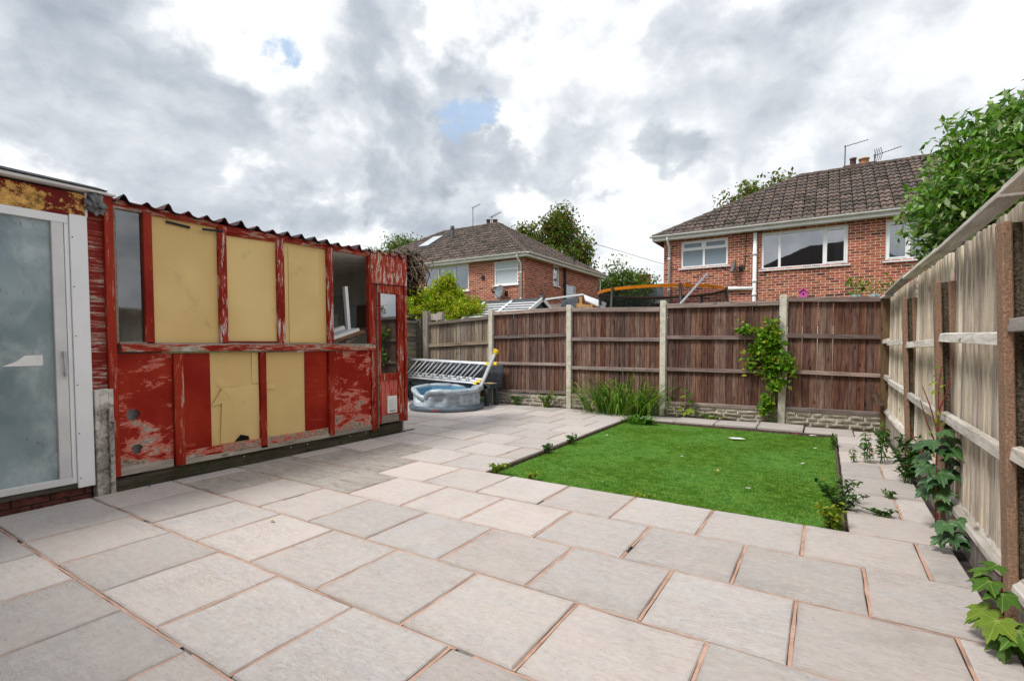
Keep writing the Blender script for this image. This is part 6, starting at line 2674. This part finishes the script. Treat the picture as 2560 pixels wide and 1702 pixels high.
def m_maple(n):
    v, r = rcoord(n)
    col = n.ramp(n.math('FRACT', n.math('MULTIPLY', n.attr('rnd'), 3.77)), [(0, (.024, .08, .02)), (.4, (.035, .11, .022)), (.75, (.06, .15, .028)), (1, (.11, .21, .035))])
    col = n.mix(n.mrange(n.noise(n.coord('Object'), 25, 4, .6), .4, .7, 0, .45), col, n.hsv(col, .5, .9, .5))
    ve = n.attr('vein')
    col = n.mix(n.mrange(ve, .84, .97, 0, .55), col, (.16, .27, .10))
    col = n.mix(n.mrange(n.noise(n.coord('Object'), 70, 4, .7), .66, .74, 0, .6), col, (.12, .085, .03))
    return principled(n, col, .42, n.bump(n.math('ADD', n.noise(n.coord('Object'), 60, 3), ve), .5, .006), spec=.45)


material('maple_leaf', m_maple)


def m_maple_y(n):
    col = n.ramp(n.math('FRACT', n.math('MULTIPLY', n.attr('rnd'), 3.77)), [(0, (.045, .125, .018)), (.5, (.10, .20, .02)), (.8, (.27, .32, .028)), (1, (.07, .16, .018))])
    col = n.mix(n.mrange(n.noise(n.coord('Object'), 22, 4, .6), .4, .7, 0, .5), col, n.hsv(col, .48, .9, .55))
    vv = n.coord('Object')
    ve = n.attr('vein')
    col = n.mix(n.mrange(ve, .84, .97, 0, .5), col, (.34, .40, .12))
    col = n.mix(n.mrange(n.noise(vv, 60, 4, .7), .64, .72, 0, .6), col, (.20, .13, .04))
    return principled(n, col, .5, n.bump(n.noise(vv, 45, 4, .6), .5, .004), spec=.35)


material('maple_leaf_young', m_maple_y)


def sapling(name, base, stems, leaves, mat, label, seed):
    q = random.Random(seed)
    root = empty(name, base, label, 'sapling')
    m = MB()
    for pts in stems:
        m.tube(pts, [.0055 - .003 * i / max(1, len(pts) - 1) for i in range(len(pts))], 6, cap=False)
    for (p, az, el, size, sx) in leaves:
        p = Vector(p)
        d = Vector((math.cos(az) * math.cos(el), math.sin(az) * math.cos(el), math.sin(el)))
        e = p + d * size * .55 + Vector((0, 0, size * .12))
        stalk = MB()
        stalk.tube([p, p.lerp(e, .5) + Vector((0, 0, .01)), e], .0028, 4, cap=False)
        lm = MB()
        ld = Vector((d.x, d.y, d.z - .45)).normalized()
        lobed_leaf(lm, e, ld, (q.uniform(-.35, .35) - .25, q.uniform(-.35, .35) - .35, 1), size, q.random() + .001)
        lf_ = build('leaf', lm, mat, root, smooth=True)
        at = lf_.data.attributes.new('vein', 'FLOAT', 'POINT')
        at.data.foreach_set('value', np.array(LEAF_VEIN, dtype=np.float32))
        build('leaf_stalk', stalk, 'stem_red', lf_)
    build('stem', m, 'stem_red', root)
    return root


q = random.Random(33)
bs = (.665, 4.42, 0)
stm = [[Vector((.665, 4.42, 0)), Vector((.655, 4.42, .35)), Vector((.665, 4.44, .7)), Vector((.66, 4.44, 1.0)), Vector((.675, 4.45, 1.12))],
       [Vector((.67, 4.36, 0)), Vector((.64, 4.30, .3)), Vector((.63, 4.24, .55))],
       [Vector((.66, 4.44, .3)), Vector((.60, 4.52, .5)), Vector((.52, 4.62, .66))],
       [Vector((.665, 4.43, .55)), Vector((.60, 4.46, .75)), Vector((.57, 4.48, .88))],
       [Vector((.665, 4.43, .65)), Vector((.62, 4.47, .85)), Vector((.58, 4.50, .98))],
       [Vector((.66, 4.44, .8)), Vector((.70, 4.42, .95)), Vector((.71, 4.40, 1.06))]]
lv = []
for z, az, el, sz in ((.58, R_(200), .1, .15), (.60, R_(250), .15, .16), (.56, R_(300), .1, .16), (.62, R_(330), .2, .13), (.50, R_(170), -.1, .14), (.45, R_(220), -.1, .16), (.42, R_(270), -.1, .16), (.40, R_(315), .05, .15),
                      (.34, R_(235), -.2, .14), (.30, R_(285), -.2, .14), (.28, R_(190), -.2, .12), (.22, R_(300), -.3, .12), (.55, R_(280), .3, .14), (.66, R_(295), .4, .12), (.36, R_(255), 0, .15), (.48, R_(325), .1, .14)):
    lv.append(((.655 + q.uniform(-.02, .02), 4.40 + q.uniform(-.05, .04), z), az + q.uniform(-.15, .15), el, sz))
for z, az, sz in ((.18, R_(230), .13), (.12, R_(270), .13), (.08, R_(200), .11), (.20, R_(300), .12), (.10, R_(310), .12)):
    lv.append(((.67, 4.02 + q.uniform(-.06, .06), z), az, -.1, sz))
lv = [(a, b, c, d * .76, 0) for a, b, c, d in lv]
stm.append([Vector((.69, 4.10, 0)), Vector((.68, 4.05, .12)), Vector((.67, 4.0, .2))])
syc = sapling('sycamore_sapling', bs, stm, lv, 'maple_leaf', 'dark-leaved sycamore sapling with red stems growing at the side fence', 33)
m = MB()
P_ = []
for k in range(26):
    t = rng.uniform(.45, 1.0)
    P_.append((.662 + rng.uniform(-.05, .04), 4.44 + rng.uniform(-.05, .05), 1.12 * t))
new('sapling_shoots', leaf_mesh('sapling_shoots', np.array(P_), .045, YEL, .4), 'leaf', syc, kind='stuff')
bs = (.66, 2.86, 0)
stm = [[Vector((.67, 2.86, 0)), Vector((.66, 2.87, .12)), Vector((.655, 2.88, .24)), Vector((.66, 2.90, .32))], [Vector((.67, 2.86, .06)), Vector((.65, 2.78, .12))]]
lv = [((.655, 2.88, .25), R_(215), .15, 0.094, 0), ((.655, 2.89, .28), R_(160), .2, 0.078, 0), ((.655, 2.88, .22), R_(260), .05, 0.094, 0), ((.66, 2.86, .14), R_(200), 0, 0.101, 0), ((.655, 2.80, .14), R_(235), -.05, 0.117, 0),
      ((.65, 2.78, .13), R_(285), -.05, 0.125, 0), ((.66, 2.80, .08), R_(250), -.3, 0.101, 0), ((.66, 2.88, .10), R_(180), -.1, 0.094, 0), ((.655, 2.89, .31), R_(230), .5, 0.070, 0), ((.65, 2.76, .10), R_(320), 0, 0.101, 0)]
sapling('maple_seedling', bs, stm, lv, 'maple_leaf_young', 'yellow-green maple seedling in the near corner by the pebbly post', 34)
bs = (-2.02, 8.86, 0)
stm = [[Vector((-2.02, 8.87, 0)), Vector((-2.02, 8.86, .25)), Vector((-2.0, 8.85, .48))]]
lv = [((-2.02, 8.86, .16), R_(200), 0, .12, 0), ((-2.02, 8.86, .14), R_(330), 0, .13, 0), ((-2.02, 8.86, .24), R_(180), .1, .10, 0), ((-2.02, 8.86, .28), R_(350), .1, .10, 0), ((-2.01, 8.86, .36), R_(215), .2, .09, 0), ((-2.0, 8.85, .40), R_(320), .2, .09, 0), ((-2.0, 8.85, .46), R_(250), .4, .08, 0), ((-2.02, 8.86, .10), R_(265), -.1, .10, 0)]
sapling('maple_seedling', bs, stm, lv, 'maple_leaf_young', 'yellowing seedling against the back fence in the middle panel', 35)

# potted plants showing above the back fence, standing on a shelf in the next garden
m = MB()
m.box((-.30 + .55, 10.0, 0), (1.30, 10.3, 1.98))
build('planter_wall', m, 'brick_far', None, label='low wall carrying the potted plants just beyond the back fence', cat='wall')
for i, (x, h, lb) in enumerate(((.42, .40, 'pale-potted leafy plant above the fence, leftmost of the row'), (.66, .30, 'thin flowering plant above the fence beside the pale pot'), (.92, .26, 'wispy low plant above the fence, rightmost of the row'))):
    root = empty('potted_plant', (x, 10.15, 1.98), lb, 'plant')
    m = MB()
    m.lathe([(.0, .0), (.055, 0), (.07, .11), (.06, .11), (.055, .09), (0, .09)], (x, 10.15, 1.98), 14)
    build('pot', m, 'pot', root, smooth=True)
    P_ = np.array([(x, 10.15, 2.10)]) + nrs.normal(size=(60, 3)) * np.array([.13, .06, .02]) + np.array([(0, 0, 1)]) * nrs.uniform(0, h * .75, (60, 1))
    new('foliage', leaf_mesh('foliage', P_, .085 if i == 0 else .055, YEL + MID + ([(.5, .5, .4)] if i else []), .5, up=.4), 'leaf', root)
    m = MB()
    for k in range(5):
        a = rng.uniform(0, 6.28)
        m.tube([(x, 10.15, 2.05), (x + .10 * math.cos(a), 10.15 + .05 * math.sin(a), 2.05 + h * rng.uniform(.5, .9))], .004, 4, cap=False)
    build('stem', m, 'stem_green', root)
bushy_weed('fence_sprout', (-1.78, 9.25, -.05), 2.2, 70, .07, YEL, 'single yellow sprout peeping over the back fence by the soil pipe', .05, .04, .5, 3)
